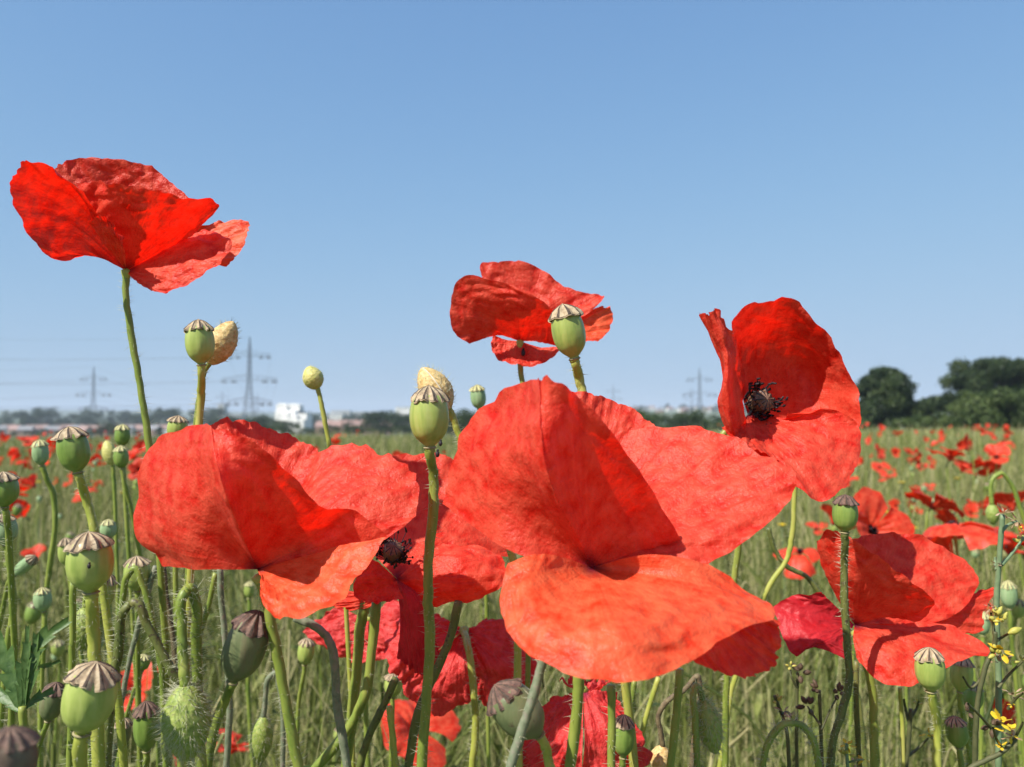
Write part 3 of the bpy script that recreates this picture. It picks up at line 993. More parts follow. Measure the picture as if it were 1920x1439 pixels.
def bud_verts(length, rad, seed, bump=0.05, sides=44, rings_=36, taper=0.15):
    zz = np.linspace(0, 1, rings_)
    ang = np.linspace(0, 2 * math.pi, sides, endpoint=False)
    v = []
    for z in zz:
        th = math.pi * z
        r = math.sin(th) ** 0.58 if 0 < z < 1 else 0.02
        r *= 1 - taper * (z - 0.4)
        fade = min(1.0, math.sin(th) * 2.5)
        for a in ang:
            p = Vector((math.cos(a) * r, math.sin(a) * r, z * 2.6))
            c = noise.voronoi(p * 5.2 + Vector((seed * 3.1, 0, 0)))[0]
            k = 1 + bump * fade * (0.35 - min(1.0, c[0]) * 1.1)
            v.append((rad * r * k * math.cos(a), rad * r * k * math.sin(a), length * z))
    v = np.array(v)
    idx = np.arange(rings_ * sides).reshape(rings_, sides)
    idx = np.hstack([idx, idx[:, :1]])
    f = np.stack([idx[:-1, :-1], idx[:-1, 1:], idx[1:, 1:], idx[1:, :-1]], -1).reshape(-1, 4)
    return v, f


def poppy_bud(label, b, t, w, d, mat='bud', stem=(), stem_r=6, n_hair=260, hair_len=0.0025, stem_mat='stem', stem_hairs=260, seed=0, group=None, seam=True, tilt=0.0, bump=0.08, name='poppy_bud', stem_d=0.0, bud_hair='hair', seam_side=0.6):
    """b: where the stem joins, t: the other end"""
    pb, pt = P(*b, d), P(*t, d + tilt)
    axis = pt - pb
    L, rad = axis.length, w / FPX * d / 2
    path = [pb + axis.normalized() * L * 0.04] + [P(x, y, d + stem_d * (k + 1) / max(1, len(stem))) for k, (x, y) in enumerate(stem)]
    if len(path) < 2:
        path.append(pb + Vector((0, 0.005, -0.02)))
    path += to_ground(path[-1], 0.05, seed)
    root = empty(name, path[-1], label, 'flower bud', group)
    loc = np.array(tuple(root.location))
    v, f = bud_verts(L, rad, seed, bump)
    cb = np.array(tuple(pb)) - loc
    vo = orient(v, cb, axis)
    body = link('bud', mesh_from('bud', vo, f), root, M[mat])
    if n_hair:
        g = np.random.default_rng(seed + 5)
        k = g.integers(44, len(v) - 44, n_hair)
        n_l = v[k] * np.array([1, 1, 0]) / rad
        n_l[:, 2] = (v[k, 2] / L - 0.45) * 1.0
        dd = orient(n_l + 0.25 * g.normal(size=n_l.shape), (0, 0, 0), axis)
        dd += np.array(tuple(axis.normalized())) * 0.35
        spikes(vo[k], dd, hair_len * (0.5 + 0.8 * g.random(n_hair)), 0.00008, body, M[bud_hair])
    if seam:
        q = np.linspace(0.04, 0.97, 18)
        th = math.pi * q
        r = np.sin(th) ** 0.58 * (1 - 0.15 * (q - 0.4)) * rad * 0.99
        sd = Vector((math.cos(seam_side), math.sin(seam_side), 0))
        lv = np.stack([r * sd.x, r * sd.y, q * L], 1)
        v2, f2, *_ = tube_data(orient(lv, cb, axis), 0.05 * rad, 6)
        link('seam', mesh_from('seam', v2, f2), body, M['seam'])
    stem_obj(root, path, stem_r / FPX * d, stem_r / FPX * d * 1.05, M[stem_mat], stem_hairs, hair_len, seed=seed, hair_span=0.22)
    return root


# ------------------------------------------------------------------ poppies shaped petal by petal
def petal_from_grid(ctrl, nu=66, nv=44, seed=0, soft=0.0010, crump=0.00085, ruffle=0.0014, notch=0.03):
    """ctrl (ribs, k, 3) world control points, base first; returns verts, faces, uv"""
    c = np.asarray(ctrl, dtype=float)
    g1 = cr_spline(c, nu)                                       # across the ribs
    g2 = np.stack([cr_spline(g1[i], nv) for i in range(nu)])    # along each rib
    uu = np.linspace(0, 1, nu)
    vv = np.linspace(0, 1, nv)
    # uneven rim: pull the outermost rows in and out a little
    for i in range(nu):
        k = notch * (noise.noise(Vector((uu[i] * 9, seed * 2.3, 0))) + 0.7 * noise.noise(Vector((uu[i] * 23, seed * 1.7, 3))) + 0.35 * noise.noise(Vector((uu[i] * 55, seed * 1.1, 7))))
        tip = g2[i, -1] - g2[i, 0]
        g2[i] += (vv[:, None] ** 6) * k * tip
    du = np.gradient(g2, axis=0)
    dv = np.gradient(g2, axis=1)
    n = np.cross(du, dv)
    n /= np.linalg.norm(n, axis=2)[:, :, None] + 1e-12
    disp = np.zeros((nu, nv))
    for i in range(nu):
        for j in range(nv):
            u_, v_ = uu[i], vv[j]
            s = noise.noise(Vector((u_ * 5.5, v_ * 2.4, seed * 1.31))) * soft * min(1, v_ * 1.6)
            vd = noise.voronoi(Vector((u_ * 7.5 + 0.7 * noise.noise(Vector((u_ * 5, v_ * 5, 9))), v_ * 5.5 + 0.5 * noise.noise(Vector((u_ * 6, v_ * 4, 5))), seed * 0.77)))[0]
            cr_ = min(0.7, vd[1] - vd[0]) * 2 - 0.6
            rf = noise.noise(Vector((u_ * 17, 1.0, seed * 0.53))) * v_ ** 5
            vein = noise.noise(Vector((u_ * 38, v_ * 1.6, seed * 0.91))) * 0.4 * v_
            disp[i, j] = s + cr_ * crump * v_ + rf * ruffle + vein * crump
    g2 = g2 + n * disp[:, :, None]
    uv = np.stack(np.meshgrid(uu, vv, indexing='ij'), -1).reshape(-1, 2)
    uv = uv + np.array([seed * 0.37 % 5, 0.0])
    return g2.reshape(-1, 3), grid_faces(nu, nv), uv


def stamens(root, centre, axis, scale, seed=0, n=90, pistil=True):
    g = np.random.default_rng(seed + 77)
    ax = Vector(axis).normalized()
    u_, w_ = frame_of(ax)
    u_, w_, ax = np.array(u_), np.array(w_), np.array(ax)
    a = Acc()
    for k in range(n):
        th = g.random() * 6.283
        out = u_ * math.cos(th) + w_ * math.sin(th)
        L = scale * g.uniform(0.55, 1.0)
        e = centre + out * L * g.uniform(0.5, 0.95) + ax * L * g.uniform(0.5, 0.95)
        m = centre + out * L * 0.35 + ax * L * 0.25
        v, f, *_ = tube_data(cr_spline(np.array([centre + out * scale * 0.12, m, e]), 5), 0.014 * scale, 4)
        a.add(v, f)
        v, f, *_ = tube_data(np.array([e - ax * 0.05 * scale, e, e + (ax + g.normal(0, 0.5, 3)) * 0.11 * scale]), [0.028 * scale, 0.05 * scale, 0.03 * scale], 5)
        a.add(v, f)
    o = link('stamens', a.mesh('stamens'), root, M['stamen'])
    o['kind'] = 'stuff'
    if pistil:
        v, f = capsule_mesh(scale * 0.85, scale * 0.40, 10, 24, seed)
        po = link('pistil', mesh_from('pistil', orient(v, centre, ax), f), root, M['pistil'])
        v, f, mi = cap_mesh(scale * 0.40, scale * 0.14, 10, seed, 0.2)
        link('cap', mesh_from('cap', orient(v, centre + ax * scale * 0.8, ax), f, mat_idx=mi), po, [M['pistil'], M['stamen']])


def poppy(label, base, d0, petals, stem, stem_r=8, stem_mat='stem', stam=None, seed=0, hairs=150, stem_d=0.0, stem_top=None):
    """petals: list of dicts(ribs=[[(x,y,mm),..],..], mat, options); pixel places with a depth offset in mm from d0"""
    def W(x, y, mm):
        return P(x, y, d0 + mm / 1000.0)
    bx, by, bm = base
    path = [W(*(stem_top or base))] + [P(x, y, d0 + stem_d) for (x, y) in stem]
    if len(path) < 2:
        path.append(path[0] + Vector((0, 0.01, -0.03)))
    path += to_ground(path[-1], 0.05, seed)
    root = empty('poppy', path[-1], label, 'poppy')
    loc = np.array(tuple(root.location))
    for i, p in enumerate(petals):
        b = p.get('base', base)
        ctrl = []
        for rib in p['ribs']:
            ctrl.append([tuple(W(*b) - root.location)] + [tuple(W(*q) - root.location) for q in rib])
        v, f, uv = petal_from_grid(ctrl, seed=seed * 7 + i + 1, **p.get('opt', {}))
        o = link('petal', mesh_from('petal', v, f, True, uv), root, M[p.get('mat', 'petal')])
        if p.get('label'):
            o['label'] = p['label']
    stem_obj(root, path, stem_r / FPX * d0, stem_r / FPX * d0 * 1.05, M[stem_mat], hairs, seed=seed, hair_span=0.2)
    # green receptacle under the petals
    tp = np.array(tuple(path[0] - root.location))
    dn = np.array(tuple((path[1] - path[0]).normalized()))
    v, f, *_ = tube_data(np.array([tp - dn * 0.0008, tp, tp + dn * 0.0012, tp + dn * 0.003]), np.array([0.5, 1.5, 1.3, 0.9]) * stem_r / FPX * d0, 10)
    link('receptacle', mesh_from('receptacle', v, f), root, M['stem_yellow'])
    if stam:
        sx, sy, sm, axis, sc = stam
        stamens(root, np.array(tuple(W(sx, sy, sm) - root.location)), axis, sc, seed)
    return root


def R2(mids, rims):
    return [[m, r] for m, r in zip(mids, rims)]


OLD = dict(crump=0.0017, soft=0.003, ruffle=0.003, notch=0.05, nu=70, nv=50)

# big open poppy in the middle
poppy('largest salmon-red open poppy with a broad drooping front petal', (1110, 1064, 0), 0.205, [
    dict(ribs=R2([(1050, 900, 34), (1090, 890, 38), (1120, 890, 40), (1150, 900, 40), (1170, 930, 36)], [(1000, 730, 50), (1090, 735, 54), (1150, 752, 56), (1215, 785, 52), (1247, 830, 46)])),
    dict(ribs=R2([(1140, 930, 30), (1190, 925, 24), (1230, 945, 18), (1255, 975, 12), (1255, 1000, 8), (1245, 1025, 4), (1220, 1045, 2)],
                 [(1180, 806, 40), (1290, 800, 34), (1385, 828, 26), (1470, 875, 16), (1492, 915, 10), (1420, 1000, 4), (1320, 1062, 0)])),
    dict(ribs=R2([(960, 1035, -4), (952, 962, -2), (965, 915, -5), (985, 893, -10), (1021, 890, -22), (1032, 890, -23), (1062, 890, -18), (1095, 900, -12), (1135, 930, -6), (1170, 985, 0), (1200, 1050, 4)],
                 [(832, 945, 18), (848, 860, 17), (880, 785, 13), (935, 738, 4), (1000, 712, -17), (1012, 711, -21), (1045, 713, -23), (1105, 765, -18), (1170, 840, -10), (1232, 935, 0), (1292, 1032, 6)])),
    dict(ribs=R2([(1240, 1150, -10), (1290, 1150, -8), (1320, 1140, -6), (1330, 1120, -4)], [(1305, 1245, -14), (1385, 1270, -12), (1456, 1248, -8), (1462, 1165, -6)])),
    dict(ribs=R2([(1030, 1040, -10), (1005, 1082, -16), (1015, 1130, -24), (1055, 1160, -30), (1110, 1170, -33), (1160, 1170, -33), (1210, 1160, -30), (1255, 1138, -24), (1285, 1110, -16), (1265, 1078, -9), (1220, 1040, -7)],
                 [(955, 1060, -12), (936, 1120, -20), (955, 1195, -30), (1025, 1240, -38), (1110, 1272, -42), (1205, 1276, -42), (1295, 1240, -36), (1375, 1185, -28), (1460, 1158, -17), (1415, 1108, -9), (1330, 1058, -6)]), mat='petal_sunlit'),
], [(1092, 1180), (1085, 1280), (1080, 1350), (1068, 1445)], 11, 'stem', None, 1, stem_d=0.012, stem_top=(1104, 1085, 10))

# big open poppy at its side
poppy('large open poppy with a sunlit orange lower petal and a dark folded centre', (482, 1068, 0), 0.225, [
    dict(ribs=R2([(440, 930, 20), (465, 920, 24), (500, 925, 26), (530, 935, 26), (548, 950, 24)], [(390, 800, 30), (450, 785, 36), (520, 810, 40), (585, 838, 40), (612, 858, 36)])),
    dict(ribs=R2([(530, 960, 22), (560, 945, 20), (590, 945, 16), (610, 960, 12), (625, 980, 8), (625, 1005, 5), (600, 1035, 3)],
                 [(565, 865, 34), (640, 833, 32), (700, 842, 28), (748, 862, 24), (780, 900, 20), (782, 960, 12), (722, 1012, 6)])),
    dict(ribs=R2([(390, 1068, -4), (366, 1030, -5), (364, 980, -7), (378, 942, -10), (394, 924, -15), (414, 920, -25), (424, 920, -26), (450, 930, -20), (478, 950, -14), (508, 980, -8), (532, 1008, -2), (562, 1022, 2), (590, 1045, 2)],
                 [(300, 1064, 12), (258, 1005, 14), (252, 920, 14), (275, 840, 11), (332, 804, 3), (386, 797, -14), (398, 798, -18), (440, 815, -21), (500, 845, -18), (560, 905, -12), (606, 958, -6), (662, 955, 0), (726, 1006, 2)])),
    dict(ribs=R2([(486, 1076, -4), (495, 1092, -8), (515, 1106, -12), (540, 1100, -12), (570, 1085, -10), (585, 1060, -6), (600, 1035, -3)],
                 [(490, 1088, -8), (488, 1125, -16), (520, 1159, -24), (572, 1156, -24), (642, 1125, -20), (684, 1070, -14), (722, 1008, -8)]), mat='petal_sunlit'),
], [(500, 1130), (520, 1230), (540, 1340), (560, 1445)], 10, 'stem', None, 2, stem_d=0.004, stem_top=(486, 1080, 5))

# high flower seen from below
poppy('tall poppy held highest against the blue sky and seen from below', (237, 508, 0), 0.27, [
    dict(ribs=R2([(170, 400, 4), (185, 385, 6), (225, 380, 8), (262, 388, 8), (290, 405, 6), (315, 425, 4)], [(96, 318, 2), (130, 301, 4), (200, 294, 6), (268, 308, 8), (322, 342, 8), (372, 385, 6)])),
    dict(ribs=R2([(310, 468, 4), (330, 460, 5), (348, 462, 5), (348, 475, 3), (335, 490, 1)], [(358, 433, 9), (410, 418, 11), (466, 417, 9), (460, 455, 3), (425, 500, -2)]), mat='petal_sunlit'),
    dict(ribs=R2([(178, 425, -8), (195, 410, -11), (225, 410, -13), (262, 418, -12), (295, 432, -8), (325, 450, -2), (320, 470, 1)], [(140, 345, -14), (185, 342, -18), (235, 348, -21), (285, 360, -20), (345, 372, -16), (410, 384, -8), (370, 432, -4)])),
    dict(ribs=R2([(250, 524, -3), (275, 528, -7), (302, 522, -9), (322, 507, -9), (336, 487, -7), (336, 466, -4), (322, 462, 0)], [(262, 532, -7), (300, 549, -12), (350, 540, -14), (395, 507, -14), (426, 482, -11), (428, 445, -6), (385, 431, 0)])),
    dict(ribs=R2([(203, 490, -5), (165, 470, -9), (140, 430, -12), (135, 400, -13), (147, 385, -13), (168, 390, -11), (195, 425, -8)], [(150, 478, -9), (95, 484, -19), (45, 425, -27), (24, 350, -31), (44, 308, -31), (98, 318, -28), (155, 362, -20)])),
    dict(ribs=R2([(205, 470, -10), (210, 455, -13), (222, 455, -14), (232, 470, -12)], [(165, 420, -16), (185, 405, -20), (205, 415, -19), (225, 440, -14)])),
], [(236, 540), (245, 620), (262, 720), (278, 822), (290, 920)], 6.5, 'stem', None, 3)

# flower seen from behind, over the big one
poppy('poppy seen from behind against the sky with a green seed head before it', (975, 640, 0), 0.33, [
    dict(ribs=R2([(945, 575, 6), (950, 560, 8), (965, 555, 8), (985, 560, 8), (1005, 570, 8), (1020, 580, 6), (1035, 590, 5), (1040, 600, 3), (1030, 615, 2)],
                 [(905, 525, 8), (902, 497, 9), (935, 490, 10), (980, 492, 10), (1030, 515, 10), (1062, 540, 9), (1108, 550, 8), (1135, 557, 6), (1098, 592, 3)])),
    dict(ribs=R2([(1025, 642, 0), (1045, 638, 1), (1055, 628, 2), (1055, 615, 3), (1035, 612, 3)], [(1080, 642, -2), (1120, 640, 1), (1145, 615, 5), (1143, 577, 8), (1098, 590, 7)]), mat='petal_sunlit'),
    dict(ribs=R2([(950, 637, 1), (950, 650, 0), (958, 662, -1), (978, 666, -2), (1000, 664, -2), (1015, 652, 0)], [(925, 630, 2), (922, 655, 0), (940, 678, -3), (980, 687, -5), (1020, 680, -5), (1058, 653, -2)])),
    dict(ribs=R2([(935, 630, -4), (912, 610, -9), (908, 585, -12), (925, 575, -14), (950, 575, -16), (975, 585, -16), (1000, 600, -12), (1008, 625, -6), (1000, 640, -3)],
                 [(880, 645, -9), (850, 620, -13), (847, 560, -14), (870, 517, -17), (930, 527, -20), (985, 546, -20), (1032, 580, -16), (1052, 625, -8), (1048, 650, -4)])),
], [(975, 665), (976, 690), (980, 725), (985, 800)], 5, 'stem', None, 4)

# cup facing sideways
poppy('cup-shaped poppy turned sideways showing its black stamens and brown pistil', (1402, 778, 8), 0.29, [
    dict(ribs=R2([(1380, 705, 5), (1398, 670, 13), (1425, 660, 20), (1455, 665, 24), (1480, 685, 26), (1500, 715, 26), (1510, 750, 24), (1505, 785, 20), (1490, 815, 14)],
                 [(1366, 650, -3), (1384, 592, -1), (1432, 565, 2), (1494, 566, 4), (1550, 622, 6), (1592, 690, 6), (1613, 765, 4), (1610, 830, 2), (1592, 872, 2)])),
    dict(ribs=[[(1384, 834, -6), (1347, 768, -10), (1356, 695, -12), (1309, 588, -14)], [(1378, 815, -13), (1354, 745, -17), (1358, 672, -19), (1326, 590, -21)],
               [(1382, 800, -12), (1367, 725, -18), (1366, 660, -19), (1343, 582, -20)], [(1390, 795, -7), (1379, 730, -11), (1378, 680, -12), (1366, 622, -14)], [(1398, 790, 0), (1392, 735, 0), (1388, 690, 0), (1380, 640, -2)]]),
    dict(ribs=R2([(1378, 800, -6), (1392, 817, -11), (1410, 822, -10), (1428, 818, -6), (1438, 805, 0)], [(1352, 800, -10), (1385, 834, -17), (1432, 850, -16), (1462, 868, -12), (1470, 845, -4)])),
    dict(ribs=R2([(1412, 815, -4), (1450, 838, -8), (1475, 845, -10), (1500, 838, -10), (1515, 822, -8), (1520, 800, -4), (1500, 785, 0), (1465, 785, 2)],
                 [(1415, 872, -12), (1482, 905, -20), (1535, 936, -22), (1582, 915, -18), (1608, 870, -12), (1611, 805, -6), (1560, 767, -4), (1478, 776, -2)])),
], [(1372, 800), (1356, 815), (1365, 900), (1385, 1010), (1376, 1090)], 7, 'stem', (1408, 762, 10, (0.35, -0.85, 0.25), 0.0105), 5, stem_d=0.034, stem_top=(1392, 785, 30))

# lower right
poppy('open poppy with a crimson side petal behind the dark thin-stemmed seed head', (1602, 1172, 0), 0.29, [
    dict(ribs=R2([(1610, 1090, 10), (1630, 1080, 12), (1655, 1080, 12), (1680, 1085, 12), (1700, 1100, 9), (1710, 1125, 6), (1700, 1150, 3), (1670, 1170, 0)],
                 [(1590, 1015, 14), (1630, 1003, 18), (1680, 1000, 20), (1740, 1010, 20), (1800, 1045, 16), (1837, 1090, 10), (1800, 1145, 4), (1740, 1175, 0)])),
    dict(ribs=R2([(1720, 1150, 8), (1735, 1145, 8), (1735, 1155, 6), (1720, 1175, 5), (1700, 1178, 4)], [(1825, 1118, 12), (1863, 1103, 12), (1850, 1140, 8), (1836, 1186, 6), (1790, 1184, 4)])),
    dict(ribs=R2([(1555, 1095, -4), (1575, 1085, -10), (1600, 1090, -14), (1625, 1100, -14), (1650, 1115, -12), (1670, 1135, -8), (1660, 1160, -4)],
                 [(1526, 1015, -6), (1555, 993, -14), (1605, 1015, -18), (1650, 1050, -18), (1700, 1085, -16), (1755, 1130, -10), (1722, 1168, -6)])),
    dict(ribs=R2([(1570, 1140, -2), (1545, 1150, -2), (1530, 1165, -4), (1530, 1185, -8), (1540, 1195, -10), (1560, 1200, -10), (1580, 1205, -8)],
                 [(1540, 1111, -4), (1490, 1117, 0), (1453, 1138, 0), (1468, 1195, -6), (1494, 1232, -10), (1522, 1212, -12), (1592, 1236, -12)]), mat='petal_crimson', label='dark crimson side petal'),
    dict(ribs=R2([(1600, 1200, -6), (1620, 1220, -10), (1645, 1225, -13), (1670, 1220, -13), (1700, 1210, -12), (1715, 1195, -9), (1700, 1180, -4), (1670, 1172, -1)],
                 [(1606, 1230, -10), (1640, 1272, -16), (1695, 1290, -20), (1745, 1268, -20), (1812, 1236, -18), (1863, 1228, -14), (1800, 1180, -6), (1740, 1165, -2)]), mat='petal', opt=dict(crump=0.0005, soft=0.0014)),
], [(1620, 1230), (1635, 1290), (1638, 1360), (1640, 1445)], 8, 'stem', None, 6, stem_d=0.006, stem_top=(1606, 1185, 6))

# partly hidden flower between the two big ones
poppy('half-hidden poppy with black stamens wedged behind the two big open ones', (744, 1086, 0), 0.29, [
    dict(ribs=R2([(690, 1030, 12), (715, 990, 18), (735, 970, 22), (770, 960, 24), (800, 970, 22), (820, 990, 18), (840, 1020, 14), (840, 1050, 10)],
                 [(640, 990, 20), (690, 900, 30), (740, 855, 36), (800, 850, 40), (850, 862, 40), (885, 905, 36), (935, 980, 28), (962, 1042, 22)]), opt=dict(crump=0.0006)),
    dict(ribs=R2([(715, 1060, -2), (705, 1085, -6), (710, 1105, -6), (730, 1110, -6), (748, 1105, -5)], [(690, 1045, -2), (664, 1090, -8), (668, 1122, -10), (710, 1132, -12), (758, 1126, -10)])),
    dict(ribs=R2([(790, 1045, 0), (830, 1050, -4), (850, 1070, -8), (850, 1090, -10), (840, 1110, -10), (800, 1115, -6), (768, 1112, -3)], [(830, 1020, 4), (900, 1024, 4), (942, 1045, 0), (948, 1085, -6), (900, 1126, -8), (830, 1133, -6), (780, 1160, -2)])),
    dict(ribs=[[(748, 1120, -4), (752, 1180, -6), (747, 1232, -4)], [(765, 1120, -8), (778, 1190, -10), (790, 1264, -6)], [(785, 1115, -7), (808, 1170, -8), (827, 1240, -4)]], mat='petal_crimson', label='crimson strap-like hanging petal'),
    dict(ribs=R2([(690, 1110, 8), (680, 1125, 8), (700, 1135, 6)], [(630, 1105, 14), (612, 1130, 14), (660, 1146, 10)])),
], [(690, 1120), (680, 1150), (670, 1240), (660, 1340), (648, 1445)], 10, 'stem', (736, 1052, -4, (0.1, -0.5, 0.6), 0.009), 7, stem_d=0.010, stem_top=(736, 1098, 10))

# crumpled old flowers hanging low
poppy('crumpled faded poppy drooping behind the stems, its back and hairy stem showing', (870, 1182, 0), 0.34, [
    dict(ribs=R2([(845, 1165, 2), (800, 1170, 0), (790, 1190, -4), (800, 1215, -8), (815, 1225, -10)], [(820, 1150, 8), (750, 1155, 10), (722, 1200, 4), (740, 1262, -4), (765, 1285, -6)]), mat='petal_old', opt=OLD),
    dict(ribs=R2([(815, 1225, -8), (825, 1245, -10), (845, 1255, -12), (870, 1245, -12), (890, 1225, -10)], [(748, 1262, -4), (768, 1312, -6), (820, 1342, -8), (880, 1312, -8), (922, 1272, -8)]), mat='petal_old', opt=OLD),
    dict(ribs=R2([(890, 1235, -8), (910, 1240, -8), (930, 1230, -6), (930, 1205, -2), (920, 1180, 2), (895, 1170, 4)], [(898, 1312, -6), (940, 1338, -6), (1002, 1295, -2), (1008, 1232, 4), (962, 1175, 8), (912, 1158, 8)]), mat='petal_old', opt=OLD),
], [(880, 1225), (888, 1290), (892, 1350), (885, 1445)], 6.5, 'stem_yellow', None, 8, hairs=320, stem_d=-0.016)
poppy('wrinkled red poppy hanging behind the pair of straight stems', (692, 1158, 0), 0.42, [
    dict(ribs=R2([(665, 1152, 0), (645, 1162, -2), (635, 1180, -4), (650, 1195, -6), (670, 1200, -6), (692, 1195, -6)], [(640, 1138, 4), (602, 1158, 0), (572, 1188, -4), (620, 1222, -6), (660, 1243, -8), (702, 1238, -8)]), mat='petal_old', opt=OLD),
    dict(ribs=R2([(695, 1200, -6), (715, 1195, -6), (730, 1175, -3), (730, 1150, 1), (710, 1148, 4)], [(700, 1240, -8), (742, 1230, -8), (772, 1190, -4), (768, 1130, 4), (730, 1124, 8)]), mat='petal_old', opt=OLD),
], [(690, 1190), (686, 1300), (690, 1440)], 5, 'stem', None, 9, stem_d=0.004)
poppy('crumpled red poppy hanging low beneath the largest flower', (1095, 1293, 0), 0.28, [
    dict(ribs=R2([(1065, 1300, 2), (1045, 1330, -4), (1040, 1365, -8), (1060, 1395, -12), (1092, 1395, -13)], [(1030, 1310, 4), (990, 1380, 0), (984, 1440, -6), (1030, 1490, -10), (1090, 1500, -12)]), mat='petal_old', opt=OLD),
    dict(ribs=R2([(1095, 1395, -13), (1125, 1390, -12), (1150, 1365, -8), (1145, 1335, -4), (1120, 1298, 1)], [(1085, 1500, -12), (1150, 1490, -12), (1216, 1432, -6), (1196, 1370, 0), (1152, 1300, 4)]), mat='petal_old', opt=OLD),
    dict(ribs=R2([(1080, 1290, 4), (1100, 1285, 6), (1120, 1290, 4)], [(1050, 1285, 10), (1100, 1272, 12), (1145, 1282, 10)]), mat='petal_old', opt=OLD),
], [(1098, 1320), (1102, 1400), (1104, 1460)], 5, 'stem', None, 10, stem_d=0.01)

# ------------------------------------------------------------------ seed heads that stand out
seed_head('green seed head paired with a straw-coloured dry bud against the sky', (378, 684), (372, 602), 52, 0.25, 'capsule', [(378, 695), (377, 740), (372, 805), (366, 900)], 7.5, stem_mat='stem_yellow', seed=21)
seed_head('yellow-green seed head on a long upright stem before the two big poppies', (806, 838), (804, 727), 73, 0.250, 'capsule', [(806, 848), (812, 885), (812, 960), (804, 1040), (803, 1120), (806, 1200), (800, 1300), (790, 1445)], 9.5, stem_mat='stem', seed=22, hairs=220)
seed_head('green seed head rising above the largest flower before the poppy seen from behind', (1077, 672), (1055, 574), 62, 0.262, 'capsule', [(1079, 682), (1085, 705), (1094, 745), (1104, 800)], 9, stem_mat='stem_yellow', seed=23)
seed_head('small bluish-green seed head with a pale crown by the largest flower', (899, 768), (894, 723), 29, 0.45, 'capsule_pale', [(900, 780), (903, 840)], 4, cap='cap_pale', seed=24, hairs=60)
seed_head('leaning green seed head with a frilled brown lid above the fat upright one', (146, 886), (129, 803), 57, 0.26, 'capsule_deep', [(149, 896), (160, 930), (176, 990), (186, 1050)], 8, stem_mat='stem_yellow', seed=25)
seed_head('fat pale green seed head with a dark speck on a hairy yellow stem', (171, 1110), (166, 1001), 80, 0.215, 'capsule', [(172, 1122), (175, 1180), (178, 1250), (186, 1445)], 12, stem_mat='stem_yellow', seed=26, hairs=300)
seed_head('largest plump green seed head low down with a torn tan lid', (154, 1374), (181, 1246), 92, 0.20, 'capsule', [(152, 1386), (150, 1445)], 13, stem_mat='stem_yellow', seed=27)
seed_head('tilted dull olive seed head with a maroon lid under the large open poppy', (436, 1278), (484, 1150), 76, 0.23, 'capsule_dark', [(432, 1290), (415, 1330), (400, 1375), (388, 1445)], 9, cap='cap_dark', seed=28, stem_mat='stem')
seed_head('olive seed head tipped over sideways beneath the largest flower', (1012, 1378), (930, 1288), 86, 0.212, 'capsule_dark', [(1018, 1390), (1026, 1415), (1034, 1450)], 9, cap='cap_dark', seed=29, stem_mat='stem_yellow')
seed_head('dark slim seed head on a long bristly stem before the lower open poppy', (1584, 998), (1585, 930), 45, 0.262, 'capsule_deep', [(1584, 1006), (1583, 1060), (1583, 1120), (1588, 1200), (1591, 1285), (1577, 1340), (1562, 1390), (1556, 1445)], 7, cap='cap_dark', stem_mat='stem_dark', seed=30, hairs=330)
seed_head('green seed head with a pale pleated lid overlapping the lower open poppy', (1746, 1296), (1742, 1217), 53, 0.262, 'capsule', [(1748, 1306), (1757, 1360), (1757, 1445)], 8, stem_mat='stem_yellow', seed=31, hairs=260)
seed_head('deep green seed head with a peaked brown lid directly above a bluish one', (9, 951), (6, 887), 50, 0.29, 'capsule_deep', [(11, 960), (16, 1000)], 6, seed=32)
seed_head('bluish green seed head directly below a deep green one with peaked lid', (12, 1022), (4, 966), 44, 0.31, 'capsule_pale', [(14, 1032), (20, 1080), (26, 1130), (15, 1200)], 5.5, seed=33)
seed_head('small pale seed head on a crooked stem beside the frilled leaning one', (78, 873), (74, 826), 29, 0.42, 'capsule_pale', [(82, 884), (100, 930), (103, 985), (95, 1050), (88, 1100)], 5, cap='cap_pale', seed=34, hairs=80)
seed_head('small green seed head, upper of a close pair below the tall stem', (229, 837), (230, 797), 27, 0.45, 'capsule_deep', [(230, 850)], 4, cap='cap_pale', seed=35, hairs=60)
seed_head('small green seed head, lower of a close pair below the tall stem', (228, 879), (226, 837), 27, 0.44, 'capsule_deep', [(232, 900), (245, 950)], 4, cap='cap_pale', seed=36, hairs=60)
seed_head('seed head peeping over the top edge of the large open poppy', (330, 825), (335, 781), 36, 0.33, 'capsule', [(330, 840)], 5, seed=37)
seed_head('pale bristly-looking seed head behind the arched stems', (258, 1108), (256, 1045), 47, 0.33, 'capsule', [(258, 1120), (258, 1200)], 5, seed=38)
seed_head('plain seed head tucked behind the fat pale one', (188, 1146), (204, 1078), 37, 0.30, 'capsule', [(186, 1158), (184, 1240)], 5, seed=39)
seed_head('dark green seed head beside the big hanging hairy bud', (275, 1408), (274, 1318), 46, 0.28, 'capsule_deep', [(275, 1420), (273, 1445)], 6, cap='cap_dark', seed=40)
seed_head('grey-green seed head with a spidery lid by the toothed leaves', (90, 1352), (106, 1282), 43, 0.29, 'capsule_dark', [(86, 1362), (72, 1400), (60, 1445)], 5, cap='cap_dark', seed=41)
seed_head('small pale seed head above the toothed leaves', (82, 1147), (78, 1103), 31, 0.40, 'capsule_pale', [(84, 1160), (80, 1250)], 4, cap='cap_pale', seed=42, hairs=80)
seed_head('green seed head in front of the low crumpled poppy', (1168, 1420), (1170, 1343), 41, 0.262, 'capsule_deep', [(1167, 1432), (1166, 1450)], 6, cap='cap', seed=43)
seed_head('blurred brown seed head in front of the toothed leaf plant', (16, 1490), (18, 1368), 95, 0.135, 'capsule_brown', [(14, 1500)], 10, cap='cap_dark', seed=44)
